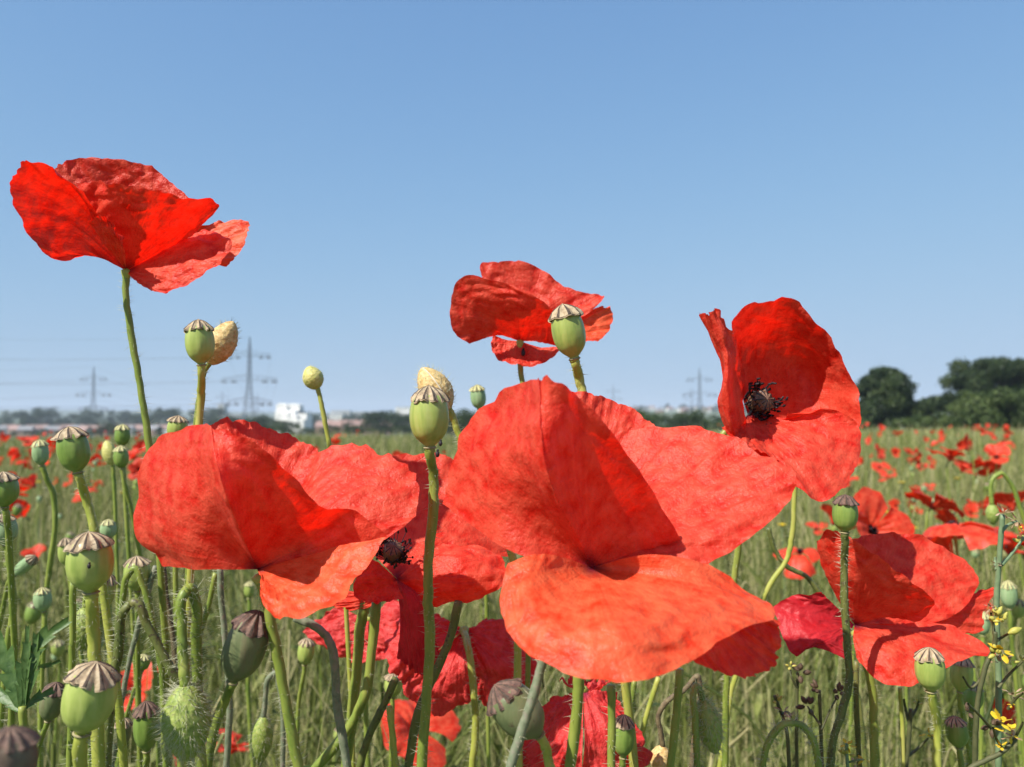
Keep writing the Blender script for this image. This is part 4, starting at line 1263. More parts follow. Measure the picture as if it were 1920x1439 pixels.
seed_head('round green seed head standing alone in the gap under the large open poppy', (571, 1247), (576, 1198), 31, 0.40, 'capsule', [(570, 1258), (560, 1320), (556, 1400)], 4, seed=45, hairs=80)
seed_head('green seed head just behind the lower open poppy, upper of two', (1800, 1297), (1806, 1232), 39, 0.33, 'capsule', [(1800, 1310), (1808, 1350)], 5, seed=46)
seed_head('green seed head with a straw lid, lower of two behind the open poppy', (1822, 1334), (1827, 1280), 35, 0.34, 'capsule_deep', [(1822, 1345), (1818, 1420)], 5, seed=47)
seed_head('pale seed head lying almost sideways in the undergrowth', (28, 1078), (66, 1044), 24, 0.40, 'capsule_pale', [(20, 1086), (12, 1110)], 4, seed=48, hairs=60)
seed_head('teal seed head just behind the frill of the fat pale one', (203, 1012), (203, 975), 29, 0.40, 'capsule_pale', [(204, 1030)], 4, cap='cap_pale', seed=49, hairs=60)
seed_head('green seed head half hidden behind the fat pale one', (126, 1062), (123, 1010), 29, 0.38, 'capsule', [(130, 1080)], 4, seed=50, hairs=60)
seed_head('seed head hidden in the shade behind the straight stems', (736, 1307), (739, 1263), 34, 0.38, 'capsule', [(736, 1320)], 4, seed=51, hairs=60)
seed_head('pale blue-green seed head behind the yellow weed', (1893, 1142), (1890, 1090), 28, 0.50, 'capsule_pale', [(1894, 1155), (1900, 1230)], 4, cap='cap_pale', seed=52, hairs=50)
seed_head('small pale seed head between the yellow weed and the open poppy', (1843, 1192), (1843, 1148), 24, 0.50, 'capsule_pale', [(1843, 1205)], 4, cap='cap_pale', seed=53, hairs=50)
seed_head('tiny yellow-green seed head far under the large open poppy', (467, 1122), (468, 1091), 19, 0.60, 'capsule', [(468, 1135), (465, 1200)], 4, cap='cap_pale', seed=54, hairs=40)
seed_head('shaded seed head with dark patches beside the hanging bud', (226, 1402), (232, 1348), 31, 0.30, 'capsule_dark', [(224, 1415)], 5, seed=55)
seed_head('seed head with a withered skirt under the green one by the open poppy', (1798, 1402), (1790, 1345), 38, 0.30, 'capsule_deep', [(1800, 1415)], 5, seed=56)
seed_head('small seed head with a yellow crown low by the thicket of red petals', (265, 1258), (270, 1228), 26, 0.36, 'capsule_deep', [(262, 1270), (250, 1300)], 4, cap='cap_pale', seed=57)

for (lab, px, py, d_, sz) in (('tiny black beetle at the neck of the upright yellow-green seed head', 826, 832, 0.243, 5), ('tiny black beetle on the stem below the upright yellow-green seed head', 820, 852, 0.2465, 6), ('tiny black beetle clinging under the poppy seen from behind', 981, 662, 0.327, 6),
                              ('small dark speck-like beetle on the side of the fat pale seed head', 167, 1062, 0.2075, 5)):
    c_ = P(px, py, d_)
    e_ = empty('beetle', c_, lab, 'beetle')
    r_ = sz / FPX * d_
    for nm, off, sc in (('body', (0, 0, 0), (0.7, 0.6, 1.0)), ('head', (0.1, 0, 1.15), (0.4, 0.4, 0.4))):
        th, ph = np.meshgrid(np.linspace(0.05, math.pi - 0.05, 8), np.linspace(0, 2 * math.pi, 10, endpoint=False), indexing='ij')
        v_ = np.stack([np.sin(th) * np.cos(ph) * sc[0] + off[0], np.sin(th) * np.sin(ph) * sc[1] + off[1], np.cos(th) * sc[2] + off[2]], -1).reshape(-1, 3) * r_
        id_ = np.arange(80).reshape(8, 10)
        id_ = np.hstack([id_, id_[:, :1]])
        link(nm, mesh_from(nm, v_, np.stack([id_[:-1, :-1], id_[1:, :-1], id_[1:, 1:], id_[:-1, 1:]], -1).reshape(-1, 4)), e_, M['stamen'])

# ------------------------------------------------------------------ buds
poppy_bud('dry straw-coloured bud husk behind a green seed head against the sky', (392, 684), (438, 603), 56, 0.262, 'bud_dry', [(386, 692), (378, 720), (370, 770), (364, 840)], 5, 150, 0.0018, 'stem', 200, seed=61, bump=0.16, seam_side=-0.2)
poppy_bud('golden dry bud husk leaning over the yellow-green seed head', (842, 770), (790, 690), 62, 0.270, 'bud_dry', [(846, 776), (858, 808), (876, 860), (905, 930), (945, 1000), (968, 1070), (971, 1180), (970, 1290)], 7, 220, 0.0024, 'stem_yellow', 420, seed=62, bump=0.10, seam_side=0.3)
poppy_bud('small round yellow bud on a slim curved stem against the sky', (596, 730), (578, 687), 39, 0.33, 'bud_yellow', [(598, 738), (608, 785), (618, 838), (626, 900)], 4.5, 120, 0.0012, 'stem_yellow', 60, seed=63, bump=0.10, seam_side=-1.6)
poppy_bud('big hanging hairy green bud below a sharply arched stem', (347, 1282), (352, 1428), 90, 0.215, 'bud', [(344, 1240), (341, 1170), (346, 1112), (357, 1103), (366, 1125), (368, 1200), (370, 1300), (378, 1445)], 10, 620, 0.0040, 'stem', 520, seed=64, bump=0.14, seam=False, stem_d=0.012)
poppy_bud('hanging bristly green bud under the folded edge of the largest flower', (1316, 1308), (1342, 1414), 50, 0.262, 'bud', [(1312, 1295), (1304, 1287), (1300, 1300), (1303, 1340), (1308, 1445)], 6, 420, 0.0034, 'stem', 460, seed=65, bump=0.14, seam=False, stem_d=-0.006)
poppy_bud('shaded hairy bud hanging beside the stem of the large open poppy', (494, 1342), (487, 1432), 42, 0.33, 'bud', [(497, 1320), (506, 1270), (516, 1262), (524, 1290), (530, 1445)], 5, 260, 0.0028, 'stem_grey', 200, seed=66, seam=False)
poppy_bud('hairy bud hanging behind the fat seed head stem', (160, 1138), (156, 1222), 52, 0.30, 'bud', [(160, 1125), (168, 1105), (178, 1120), (182, 1240)], 5, 300, 0.0030, 'stem', 200, seed=67, seam=False)
poppy_bud('tan dry bud hanging from a curly brown stem low down', (1243, 1398), (1234, 1450), 42, 0.30, 'bud_dry', [(1238, 1370), (1234, 1345), (1248, 1318), (1285, 1292), (1308, 1268), (1312, 1300), (1300, 1400)], 5, 60, 0.0016, 'stem_brown', 60, seed=68, seam=False)
poppy_bud('pale upright husk beside the close pair of seed heads', (212, 874), (199, 826), 27, 0.46, 'bud_yellow', [(213, 890), (216, 950)], 3.5, 80, 0.0016, 'stem', 60, seed=69, seam=False)
poppy_bud('bud on a white-haired stem arching over low by the brown bent stem', (1536, 1442), (1541, 1500), 40, 0.262, 'bud', [(1533, 1420), (1524, 1388), (1500, 1359), (1470, 1358), (1443, 1388), (1428, 1445)], 6.5, 60, 0.0034, 'stem', 620, seed=70, seam=False)
poppy_bud('bud on a thin arched stem crossing behind the two bent ones', (312, 1440), (314, 1500), 40, 0.265, 'bud', [(308, 1380), (304, 1270), (286, 1170), (266, 1092), (252, 1066), (240, 1078), (230, 1122), (216, 1240), (205, 1400)], 6, 40, 0.0028, 'stem', 330, seed=71, seam=False)
poppy_bud('bud hanging from a kinked olive stem above the big hairy one', (335, 1282), (352, 1330), 30, 0.245, 'bud', [(312, 1240), (276, 1172), (252, 1130), (241, 1136), (222, 1222), (206, 1330), (198, 1445)], 8.5, 60, 0.0026, 'stem_dark', 300, seed=72, seam=False)
poppy_bud('bud nodding on an arched stem among the mid-field poppies', (1860, 945), (1862, 985), 24, 0.55, 'bud', [(1858, 925), (1862, 898), (1878, 888), (1892, 902), (1912, 950), (1930, 1010)], 4, 80, 0.0022, 'stem', 60, seed=73, seam=False)

# ------------------------------------------------------------------ bare stems
def bare_stem(label, pts, r, d, mat='stem', hairs=150, seed=0, d1=None):
    path = [P(x, y, d + ((d1 or d) - d) * k / max(1, len(pts) - 1)) for k, (x, y) in enumerate(pts)]
    path += to_ground(path[-1], 0.05, seed)
    root = empty('poppy_stalk', path[-1], label, 'stalk')
    st = stem_obj(root, path, r / FPX * d, r / FPX * d * 1.05, M[mat], hairs, 0.0026, seed=seed, hair_span=0.2)
    return root


bare_stem('grey-green bowed stem coming out under the sunlit orange lower petal', [(552, 1158), (588, 1173), (618, 1203), (628, 1250), (632, 1320), (645, 1400), (652, 1445)], 8, 0.27, 'stem_grey', 60, 81)
bare_stem('smooth green stem rising to the half-hidden poppy and crossing low to one side', [(706, 1128), (697, 1220), (682, 1310), (640, 1385), (588, 1445)], 9, 0.285, 'stem', 40, 82)
bare_stem('thin dark stem leaning across the crumpled drooping poppy', [(860, 1128), (846, 1190), (815, 1265), (790, 1320), (765, 1445)], 8, 0.275, 'stem_dark', 60, 83)
bare_stem('olive stem slanting up to end at the crumpled poppy', [(742, 1272), (722, 1318), (695, 1372), (672, 1445)], 7, 0.28, 'stem_dark', 60, 84)
bare_stem('pale half-withered stem crossing in front of the tipped seed head', [(1028, 1195), (1012, 1262), (998, 1310), (985, 1350), (955, 1445)], 9, 0.198, 'stem_grey', 120, 85)
bare_stem('straight bright green stem before the low crumpled poppy', [(1146, 1285), (1147, 1360), (1146, 1445)], 7.5, 0.25, 'stem', 90, 86)
bare_stem('straight green stem below the folded red edge', [(1275, 1255), (1268, 1340), (1256, 1445)], 7.5, 0.25, 'stem', 120, 87)
bare_stem('short bright green stem tip before the red flower on the ground', [(730, 1325), (736, 1380), (742, 1445)], 6, 0.27, 'stem_yellow', 200, 88)
bare_stem('upright green stem beside the fat seed head', [(137, 1090), (136, 1200), (134, 1320), (130, 1445)], 6, 0.26, 'stem', 120, 89)
bare_stem('forked pale stem curling under the cup-shaped poppy', [(1490, 890), (1489, 940), (1486, 1000), (1475, 1050), (1445, 1095), (1428, 1130)], 5, 0.40, 'stem_yellow', 30, 91)
bare_stem('olive twisted stem curving away under the cup-shaped poppy', [(1441, 990), (1452, 1030), (1475, 1062), (1510, 1080), (1535, 1110), (1560, 1160)], 4.5, 0.41, 'stem_dark', 40, 92)
bare_stem('short dry brown stem beside the hanging bud', [(306, 1060), (312, 1120), (322, 1180), (330, 1260)], 5, 0.31, 'stem_brown', 60, 93)
bare_stem('pinkish dry stem leaning behind the arched stems', [(292, 1062), (272, 1130), (250, 1210), (225, 1330)], 5, 0.33, 'stem_grey', 60, 94)
bare_stem('whitish blotched stem behind the arched bud stem', [(412, 1062), (416, 1140), (424, 1220), (430, 1330), (424, 1445)], 6, 0.30, 'stem_grey', 120, 95)
bare_stem('hairy slanting stem between the hanging bud and the blotched stem', [(404, 1075), (390, 1140), (372, 1200), (362, 1300)], 5, 0.32, 'stem', 160, 96)
bare_stem('thin white-haired stem below the largest flower', [(1190, 1275), (1180, 1350), (1165, 1445)], 5, 0.34, 'stem', 160, 97)
bare_stem('thin slanting stem among the undergrowth beyond the hanging bristly bud', [(1235, 1270), (1210, 1350), (1190, 1445)], 5, 0.36, 'stem_yellow', 120, 98)
bare_stem('thin vertical yellow stem under the lower open poppy', [(1687, 1290), (1692, 1360), (1694, 1445)], 4, 0.33, 'stem_yellow', 40, 99)
bare_stem('slim stem beside the long bristly one under the open poppy', [(1605, 1240), (1606, 1330), (1612, 1445)], 5, 0.31, 'stem_dark', 100, 100)

# ------------------------------------------------------------------ field poppies: a few kinds, then copies
def local_petal(R, az, spread, width, up, seed, droop=0.0, nu=16, nv=12, crump=0.0010):
    """one petal in flower space (axis +Z): az direction, spread angle from the axis at the rim, angular half width"""
    ctrl = []
    for q in np.linspace(-1, 1, 5):
        a = az + q * width
        rib = [(0.0015 * math.cos(a), 0.0015 * math.sin(a), 0)]
        for t in (0.35, 0.7, 1.0):
            ang = spread * (0.55 + 0.45 * t)
            rr = R * t * (1 - 0.16 * q * q * t)
            r = rr * math.sin(ang)
            z = rr * math.cos(ang) + up - droop * R * t * t
            k = 1 + 0.10 * math.sin(3.1 * q + seed) * t
            rib.append((r * k * math.cos(a), r * k * math.sin(a), z))
        ctrl.append(rib)
    return petal_from_grid(np.array(ctrl), nu, nv, seed, 0.004 * R / 0.042, crump, 0.0028 * R / 0.042, 0.035)


STEM_H = 0.60


def poppy_kind(k, spread, tilt, az, R=0.043, droop=0.0, hi=True):
    """returns list of (part name, mesh, child list) in plant space: foot at the origin, head at STEM_H"""
    g = random.Random(300 + k)
    ax = Vector((math.sin(tilt) * math.cos(az), math.sin(tilt) * math.sin(az), math.cos(tilt)))
    head = np.array((0.0, 0.0, STEM_H))
    parts = []
    nu, nv = (18, 13) if hi else (10, 7)
    merged = Acc()
    uvs = []
    for j in range(4):
        out_ = j % 2
        v, f, uv = local_petal(R * g.uniform(0.88, 1.08), j * math.pi / 2 + g.uniform(-0.2, 0.2), spread * (1.12 if out_ else 0.88) + g.uniform(-0.12, 0.12), g.uniform(0.75, 0.95), 0.001 * (1 - out_), k * 5 + j, droop, nu, nv)
        v = orient(v, head, ax)
        me = mesh_from('petal', v, f, True, uv)
        me.materials.append(M['petal_far'])
        parts.append(('petal', me))
        merged.add(v, f)
        uvs.append(uv)
    a = Acc()
    c = head + np.array(ax) * 0.003
    u_, w_ = (np.array(q) for q in frame_of(ax))
    for q in range(26 if hi else 10):
        th = q * 2.4
        o_ = u_ * math.cos(th) + w_ * math.sin(th)
        a.bar(c, c + (o_ * 0.7 + np.array(ax) * g.uniform(0.5, 0.9)) * 0.008, 0.00025, 3, 0.0008)
    v, f = capsule_mesh(0.008, 0.0035, 9, 10, k)
    a.add(orient(v, c, ax), f)
    cm = a.mesh('stamens')
    cm.materials.append(M['stamen'])
    parts.append(('stamens', cm))
    pth = np.array([[0, 0, STEM_H], [-ax.x * 0.012, -ax.y * 0.012, STEM_H - 0.03], [g.uniform(-.02, .02), g.uniform(-.02, .02), 0.35], [g.uniform(-.02, .02), g.uniform(-.02, .02), 0.15], [0, 0, -0.05]])
    v, f, *_ = tube_data(cr_spline(pth, 14), np.linspace(0.0013, 0.0019, 14), 6)
    sm = mesh_from('stem', v, f)
    sm.materials.append(M['stem'])
    parts.append(('stem', sm))
    return parts


KINDS = [poppy_kind(0, 1.25, 0.35, -1.2), poppy_kind(1, 0.95, 0.55, -2.3), poppy_kind(2, 1.40, 0.7, -1.0), poppy_kind(3, 0.75, 0.9, 0.4), poppy_kind(4, 1.10, 1.2, -1.6),
         poppy_kind(5, 1.45, 0.3, 2.0, droop=0.35), poppy_kind(6, 0.60, 1.0, 2.8), poppy_kind(7, 1.5, 2.0, -1.5, droop=0.1)]
FAR = []
for k_ in range(6):
    parts = poppy_kind(k_ + 20, [1.2, 0.9, 1.4, 0.7, 1.1, 1.45][k_], [0.3, 0.7, 0.5, 1.0, 1.2, 0.3][k_], k_ * 1.1, hi=False)
    vs_, fs_, mi_, uv_, off = [], [], [], [], 0
    for nm, me in parts:
        n_ = len(me.vertices)
        co = np.empty(n_ * 3, np.float32)
        me.vertices.foreach_get('co', co)
        vs_.append(co.reshape(-1, 3))
        idx_ = np.array([list(p.vertices) for p in me.polygons if len(p.vertices) == 4])
        fs_.append(idx_ + off)
        mi_ += [{'petal': 0, 'stamens': 1, 'stem': 2}[nm]] * len(idx_)
        uvv = np.random.default_rng(k_).random((n_, 2))
        if nm == 'petal':
            ii = np.arange(n_)
            uvv = np.stack([(ii // 7) / 9.0, (ii % 7) / 6.0], 1)
        uv_.append(uvv)
        off += n_
    me = mesh_from('far_poppy', np.vstack(vs_), np.vstack(fs_), True, np.vstack(uv_), mat_idx=mi_)
    for mm in ('petal_far', 'stamen', 'stem'):
        me.materials.append(M[mm])
    FAR.append(me)


def place_poppy(kind, loc, scale, rz, label, group, far=False):
    if far:
        o = bpy.data.objects.new('poppy', FAR[kind % len(FAR)])
        COL.objects.link(o)
    else:
        o = empty('poppy', loc)
        for nm, me in KINDS[kind % len(KINDS)]:
            c = bpy.data.objects.new(nm, me)
            COL.objects.link(c)
            c.parent = o
            if nm == 'stamens':
                c['kind'] = 'stuff'
    o.location = loc
    o.scale = (scale,) * 3
    o.rotation_euler = (0, 0, rz)
    return set_props(o, label, 'poppy', group)


def poppy_at(px, py, w, kind, rz, label, group=None, k=1.0):
    """a field poppy whose head shows at px, py about w pixels wide"""
    d = 0.7
    for _ in range(30):
        p = P(px, py, d)
        s = max(0.35, (p.z - ground_z(p.x, p.y)) / STEM_H)
        d = 0.5 * d + 0.5 * FPX * 0.080 * s / w
    p = P(px, py, d)
    gz = ground_z(p.x, p.y)
    return place_poppy(kind, Vector((p.x, p.y, gz)), (p.z - gz) / STEM_H, rz, label, group)


poppy_at(775, 1372, 150, 2, 0.2, 'flat red poppy low down among the stem bases')
poppy_at(262, 1300, 120, 1, 0.6, 'red poppy half hidden behind the arched stems and hanging bud')
poppy_at(430, 1415, 110, 0, 2.0, 'red poppy low down between the hanging bud and the tilted olive seed head')
poppy_at(330, 1440, 100, 3, 1.0, 'red poppy low down directly behind the big hanging bud')
poppy_at(1625, 1000, 160, 4, 0.3, 'rounded scarlet poppy just behind the lower open poppy')
poppy_at(1560, 985, 90, 1, 2.6, 'narrow scarlet poppy behind the dark slim seed head')
poppy_at(1790, 1000, 165, 5, 0.0, 'ragged scarlet poppy with spread petals in the middle of the field')
poppy_at(1745, 955, 110, 2, 1.2, 'flat-topped scarlet poppy touching the ragged one')
poppy_at(1890, 1040, 130, 0, 0.9, 'scarlet poppy behind the tall grey-green weed stalk')
poppy_at(1900, 960, 90, 1, 3.9, 'smaller scarlet poppy above the one behind the weed stem')
poppy_at(1500, 1040, 85, 5, 2.2, 'orange-red poppy under the cup-shaped one')
poppy_at(1885, 1365, 90, 3, 0.4, 'red poppy low behind the yellow weed')
poppy_at(903, 1118, 75, 0, 2.9, 'red poppy edge showing below the half-hidden poppy')
poppy_at(70, 1050, 60, 1, 0.5, 'red poppy beside the sideways pale seed head')
poppy_at(68, 915, 55, 6, 0.1, 'thin red poppy between the two edge seed heads')
poppy_at(38, 970, 60, 3, 1.9, 'red poppy just past the edge seed heads')
poppy_at(1780, 865, 75, 0, 1.0, 'salmon poppy in a clump of three on the far slope')
poppy_at(1818, 845, 55, 3, 2.0, 'dark scarlet poppy topping a clump of three on the far slope')
poppy_at(1868, 862, 62, 1, 0.3, 'twin-petalled poppy beside the clump on the far slope')
poppy_at(1850, 878, 50, 2, 2.3, 'low poppy under the twin-petalled one on the far slope')
poppy_at(52, 832, 40, 0, 0.3, 'poppy by the small crooked-stemmed seed head')
poppy_at(100, 838, 26, 6, 1.1, 'slim poppy just behind the frilled leaning seed head')
poppy_at(250, 862, 46, 1, 0.2, 'poppy peeping from behind the edge of the large open poppy')
poppy_at(160, 920, 44, 5, 2.1, 'poppy behind the stem of the frilled seed head')
poppy_at(1840, 1145, 60, 2, 0.2, 'red poppy petal showing behind the yellow weed buds')

fg = random.Random(99)


def field_spot(dmin, dmax, power):
    d = dmin + (dmax - dmin) * fg.random() ** power
    q = fg.random()                                           # more where the field lies open to view
    px = fg.uniform(-80, 280) if q < 0.34 else fg.uniform(560, 900) if q < 0.44 else fg.uniform(1480, 2000) if q < 0.84 else fg.uniform(-60, 1980)
    x = (px - 960) / FPX * d
    return x, d


MID_LABELS = ['wide-open red poppy tilted up among the middle field stems', 'half-open red poppy leaning over among the middle field stems', 'flat saucer-like red poppy among the middle field stems', 'narrow sideways red poppy among the middle field stems',
              'red poppy facing sideways among the middle field stems', 'wilting red poppy with sagging petals among the middle field stems', 'barely open red poppy among the middle field stems', 'nodding upside-down red poppy among the middle field stems']
FAR_LABELS = ['tiny open red poppy far across the field', 'tiny half-open red poppy far across the field', 'tiny flat red poppy far across the field', 'tiny narrow red poppy far across the field', 'tiny sideways red poppy far across the field', 'tiny upturned red poppy far across the field']
for i in range(140):
    x, d = field_spot(1.9, 6.5, 1.05)
    h = fg.uniform(0.42, 0.66)
    kd = fg.randrange(8)
    place_poppy(kd, Vector((x, d, ground_z(x, d))), h / STEM_H, fg.uniform(0, 6.28), MID_LABELS[kd], 'poppies of the middle field')
for i in range(120):
    x, d = field_spot(6.0, 28.0, 1.3)
    h = fg.uniform(0.42, 0.66)
    kd = fg.randrange(6)
    place_poppy(kd, Vector((x, d, ground_z(x, d))), h / STEM_H, fg.uniform(0, 6.28), FAR_LABELS[kd], 'poppies of the far field', True)

# seed heads through the field
def field_seed_kind(k, style, cap):
    rad, L = [0.0080, 0.0068, 0.0088, 0.0064][k % 4], [0.019, 0.018, 0.022, 0.017][k % 4]
    g = random.Random(700 + k)
    tilt = Vector((g.uniform(-.3, .3), g.uniform(-.3, .3), 1)).normalized()
    v, f = capsule_mesh(L, rad, 9, 18, k)
    a = mesh_from('capsule', orient(v, (0, 0, STEM_H), tilt), f)
    a.materials.append(M[style])
    v, f, mi = cap_mesh(rad * 1.02, L * 0.2, 8, k, nr=4, sides_per=4)
    b = mesh_from('cap', orient(v, np.array((0, 0, STEM_H)) + np.array(tilt) * L * 0.97, tilt), f, mat_idx=mi)
    b.materials.append(M[cap])
    b.materials.append(M['cap_ray'])
    pth = np.array([[0, 0, STEM_H], [-tilt.x * 0.03, -tilt.y * 0.03, STEM_H - 0.04], [g.uniform(-.03, .03), g.uniform(-.03, .03), 0.3], [0, 0, -0.05]])
    v, f, *_ = tube_data(cr_spline(pth, 12), np.linspace(0.0012, 0.0017, 12), 5)
    c = mesh_from('stem', v, f)
    c.materials.append(M['stem'])
    return [('capsule', a), ('cap', b), ('stem', c)]


SEEDS = [field_seed_kind(k, ['capsule_pale', 'capsule', 'capsule_deep', 'capsule_pale', 'capsule'][k], ['cap_pale', 'cap', 'cap', 'cap', 'cap_pale'][k]) for k in range(5)]
for i in range(210):
    near = i < 80
    x, d = field_spot(0.62, 2.2, 1.0) if near else field_spot(2.0, 14.0, 1.1)
    h = fg.uniform(0.34, 0.56) if near else fg.uniform(0.42, 0.62)
    kd = fg.randrange(5)
    r = empty('poppy_seed_head', Vector((x, d, ground_z(x, d))), ['pale bluish seed head with a yellowish crown', 'yellow-green seed head with a brown lid', 'deep green plump seed head with a brown lid', 'pale bluish seed head with a brown lid', 'yellow-green seed head with a yellowish crown'][kd] + (' low in the undergrowth' if near else ' out in the field'), 'seed head', 'seed heads scattered through the field')
    for nm, me in SEEDS[kd]:
        c = bpy.data.objects.new(nm, me)
        COL.objects.link(c)
        c.parent = r
    r.scale = (h / STEM_H,) * 3
    r.rotation_euler = (0, 0, fg.uniform(0, 6.28))

# ------------------------------------------------------------------ weeds
def blob(c, axis, L, r, seed=0, n=10):
    zz = np.linspace(0, 1, 8)
    rr = np.sin(math.pi * np.clip(zz, 0.03, 0.97)) ** 0.7 * r
    ang = np.linspace(0, 2 * math.pi, n, endpoint=False)
    v = np.vstack([np.stack([q * np.cos(ang), q * np.sin(ang), np.full(n, z * L)], 1) for z, q in zip(zz, rr)])
    idx = np.arange(8 * n).reshape(8, n)
    idx = np.hstack([idx, idx[:, :1]])
    f = np.stack([idx[:-1, :-1], idx[:-1, 1:], idx[1:, 1:], idx[1:, :-1]], -1).reshape(-1, 4)
    return orient(v, c, axis), f


def small_petal(c, axis, L, w, seed):
    g = np.random.default_rng(seed)
    ax = Vector(axis).normalized()
    u_, w_ = (np.array(q) for q in frame_of(ax))
    ax = np.array(ax)
    pts = []
    for t in np.linspace(0, 1, 5):
        ww = w * math.sin(math.pi * (0.12 + 0.8 * t)) * 0.5
        for q in (-1, 0, 1):
            pts.append(c + ax * L * t + u_ * ww * q + w_ * (0.25 * L * t * t + 0.2 * ww * abs(q) + g.normal(0, 0.04 * L)))
    return np.array(pts), grid_faces(5, 3)


def weed(label, stem, r, d, branches, clusters, stem_mat='weed_stem', seed=0, name='yellow_weed', cat='weed', group=None):
    """branches: pixel polylines; clusters: (px, py, size px, kind) with kind in yellow, bud, dry, brown, pod"""
    g = random.Random(seed)
    path = [P(x, y, d) for x, y in stem] + to_ground(P(*stem[-1], d), 0.04, seed)
    root = empty(name, path[-1], label, cat, group)
    loc = root.location
    stem_obj(root, path, r / FPX * d, r / FPX * d * 1.4, M[stem_mat], 0, seed=seed)
    for b in branches:
        pts = np.array([tuple(P(x, y, d + 0.004 * math.sin(k + seed)) - loc) for k, (x, y) in enumerate(b)])
        v, f, *_ = tube_data(cr_spline(pts, 12), np.linspace(r * 0.75, r * 0.5, 12) / FPX * d, 6)
        link('branch', mesh_from('branch', v, f), root, M[stem_mat])
    for (x, y, s, kd) in clusters:
        c = np.array(tuple(P(x, y, d + g.uniform(-.004, .004)) - loc))
        sz = s / FPX * d
        n = {'yellow': 7, 'bud': 5, 'dry': 7, 'brown': 5, 'pod': 1}[kd]
        for q in range(n):
            ax = Vector((g.gauss(0, 1), g.gauss(0, 0.7), g.gauss(0.5, 0.8))).normalized()
            o_ = c + np.array(ax) * sz * 0.18 * (n > 1)
            if kd == 'yellow':
                v, f = small_petal(o_, ax, sz * g.uniform(0.35, 0.6), sz * 0.35, q + seed)
                link('petal', mesh_from('petal', v, f), root, M['yellow'])
            elif kd == 'dry':
                v, f = small_petal(o_, ax, sz * g.uniform(0.4, 0.75), sz * 0.22, q + seed)
                link('withered_petal', mesh_from('withered_petal', v, f), root, M['weed_dry'])
            elif kd == 'bud':
                v, f = blob(o_, ax, sz * g.uniform(0.5, 0.7), sz * 0.16)
                link('bud', mesh_from('bud', v, f), root, M['weed_bud'])
            elif kd == 'brown':
                v, f = blob(o_, ax, sz * g.uniform(0.45, 0.7), sz * 0.17)
                link('withered_head', mesh_from('withered_head', v, f), root, M['weed_brown'])
            else:
                ax = Vector((0.8, -0.1, 0.35))
                v, f = blob(c, ax, sz, sz * 0.25)
                link('bud', mesh_from('bud', v, f), root, M['weed_bud'])


weed('tall grey-green weed stalk with a dry knotted top before the scarlet field poppies', [(1880, 965), (1874, 1040), (1868, 1130), (1872, 1250), (1872, 1445)], 4.5, 0.29,
     [[(1876, 1000), (1890, 985), (1908, 978)], [(1878, 1060), (1900, 1035), (1922, 1005)], [(1869, 1070), (1866, 1055), (1866, 1045)]], [(1880, 962, 24, 'dry'), (1908, 978, 28, 'dry'), (1868, 1060, 18, 'dry'), (1918, 1020, 24, 'bud'), (1912, 992, 12, 'yellow')], seed=201)
weed('branched yellow weed with buds and withered petals by the open poppy', [(1866, 1185), (1864, 1215), (1850, 1245), (1838, 1290), (1830, 1360), (1828, 1445)], 4, 0.27,
     [[(1864, 1205), (1878, 1196), (1892, 1188)], [(1864, 1190), (1862, 1170), (1858, 1150)], [(1872, 1290), (1892, 1265), (1918, 1240)], [(1846, 1265), (1822, 1290), (1806, 1270)]],
     [(1858, 1140, 20, 'dry'), (1865, 1160, 32, 'bud'), (1880, 1165, 22, 'bud'), (1870, 1165, 16, 'yellow'), (1890, 1188, 26, 'pod'), (1878, 1222, 34, 'yellow'), (1870, 1225, 26, 'bud'), (1878, 1245, 34, 'dry'), (1915, 1240, 16, 'bud')], stem_mat='weed_dark', seed=202)
weed('low yellow weed with bright petals and dead flower ends', [(1905, 1385), (1880, 1410), (1850, 1425), (1820, 1440)], 4, 0.26,
     [[(1880, 1405), (1868, 1385), (1862, 1365)], [(1895, 1395), (1908, 1375), (1918, 1355)], [(1862, 1370), (1840, 1345), (1815, 1320)], [(1890, 1330), (1905, 1310), (1918, 1300)]],
     [(1872, 1355, 36, 'yellow'), (1890, 1372, 34, 'yellow'), (1860, 1362, 28, 'brown'), (1902, 1385, 30, 'dry'), (1878, 1400, 18, 'yellow'), (1900, 1305, 26, 'dry'), (1898, 1322, 12, 'yellow'), (1815, 1335, 22, 'brown')], stem_mat='weed_dark', seed=203)
weed('small low yellow-flowered weed beside the brown bent stem', [(1588, 1395), (1588, 1420), (1590, 1445)], 3, 0.27, [[(1590, 1430), (1610, 1425), (1620, 1425)]], [(1588, 1398, 22, 'yellow'), (1588, 1415, 20, 'bud'), (1620, 1425, 18, 'yellow'), (1605, 1432, 16, 'dry')], seed=204)
weed('brown dead weed heads under the folded red petal', [(1496, 1260), (1494, 1320), (1494, 1445)], 3, 0.33, [[(1494, 1290), (1484, 1270), (1482, 1255)]], [(1500, 1262, 30, 'brown'), (1482, 1250, 14, 'bud')], stem_mat='weed_dark', seed=205, name='dead_weed')
weed('forked weed with small dark dead heads beside the long bristly stem', [(1536, 1295), (1538, 1340), (1540, 1400), (1542, 1445)], 3, 0.31, [[(1540, 1370), (1555, 1335), (1568, 1310)], [(1538, 1360), (1524, 1340), (1514, 1325)]], [(1534, 1292, 22, 'brown'), (1570, 1300, 26, 'brown'), (1515, 1325, 28, 'brown')], stem_mat='weed_dark', seed=206, name='dead_weed')
weed('dry curled weed above the white-haired arch', [(1452, 1305), (1462, 1330), (1470, 1350), (1480, 1445)], 3, 0.30, [[(1465, 1340), (1476, 1335), (1484, 1345)]], [(1456, 1318, 20, 'bud'), (1468, 1335, 26, 'dry'), (1480, 1342, 18, 'dry')], stem_mat='weed_dark', seed=207, name='dead_weed')
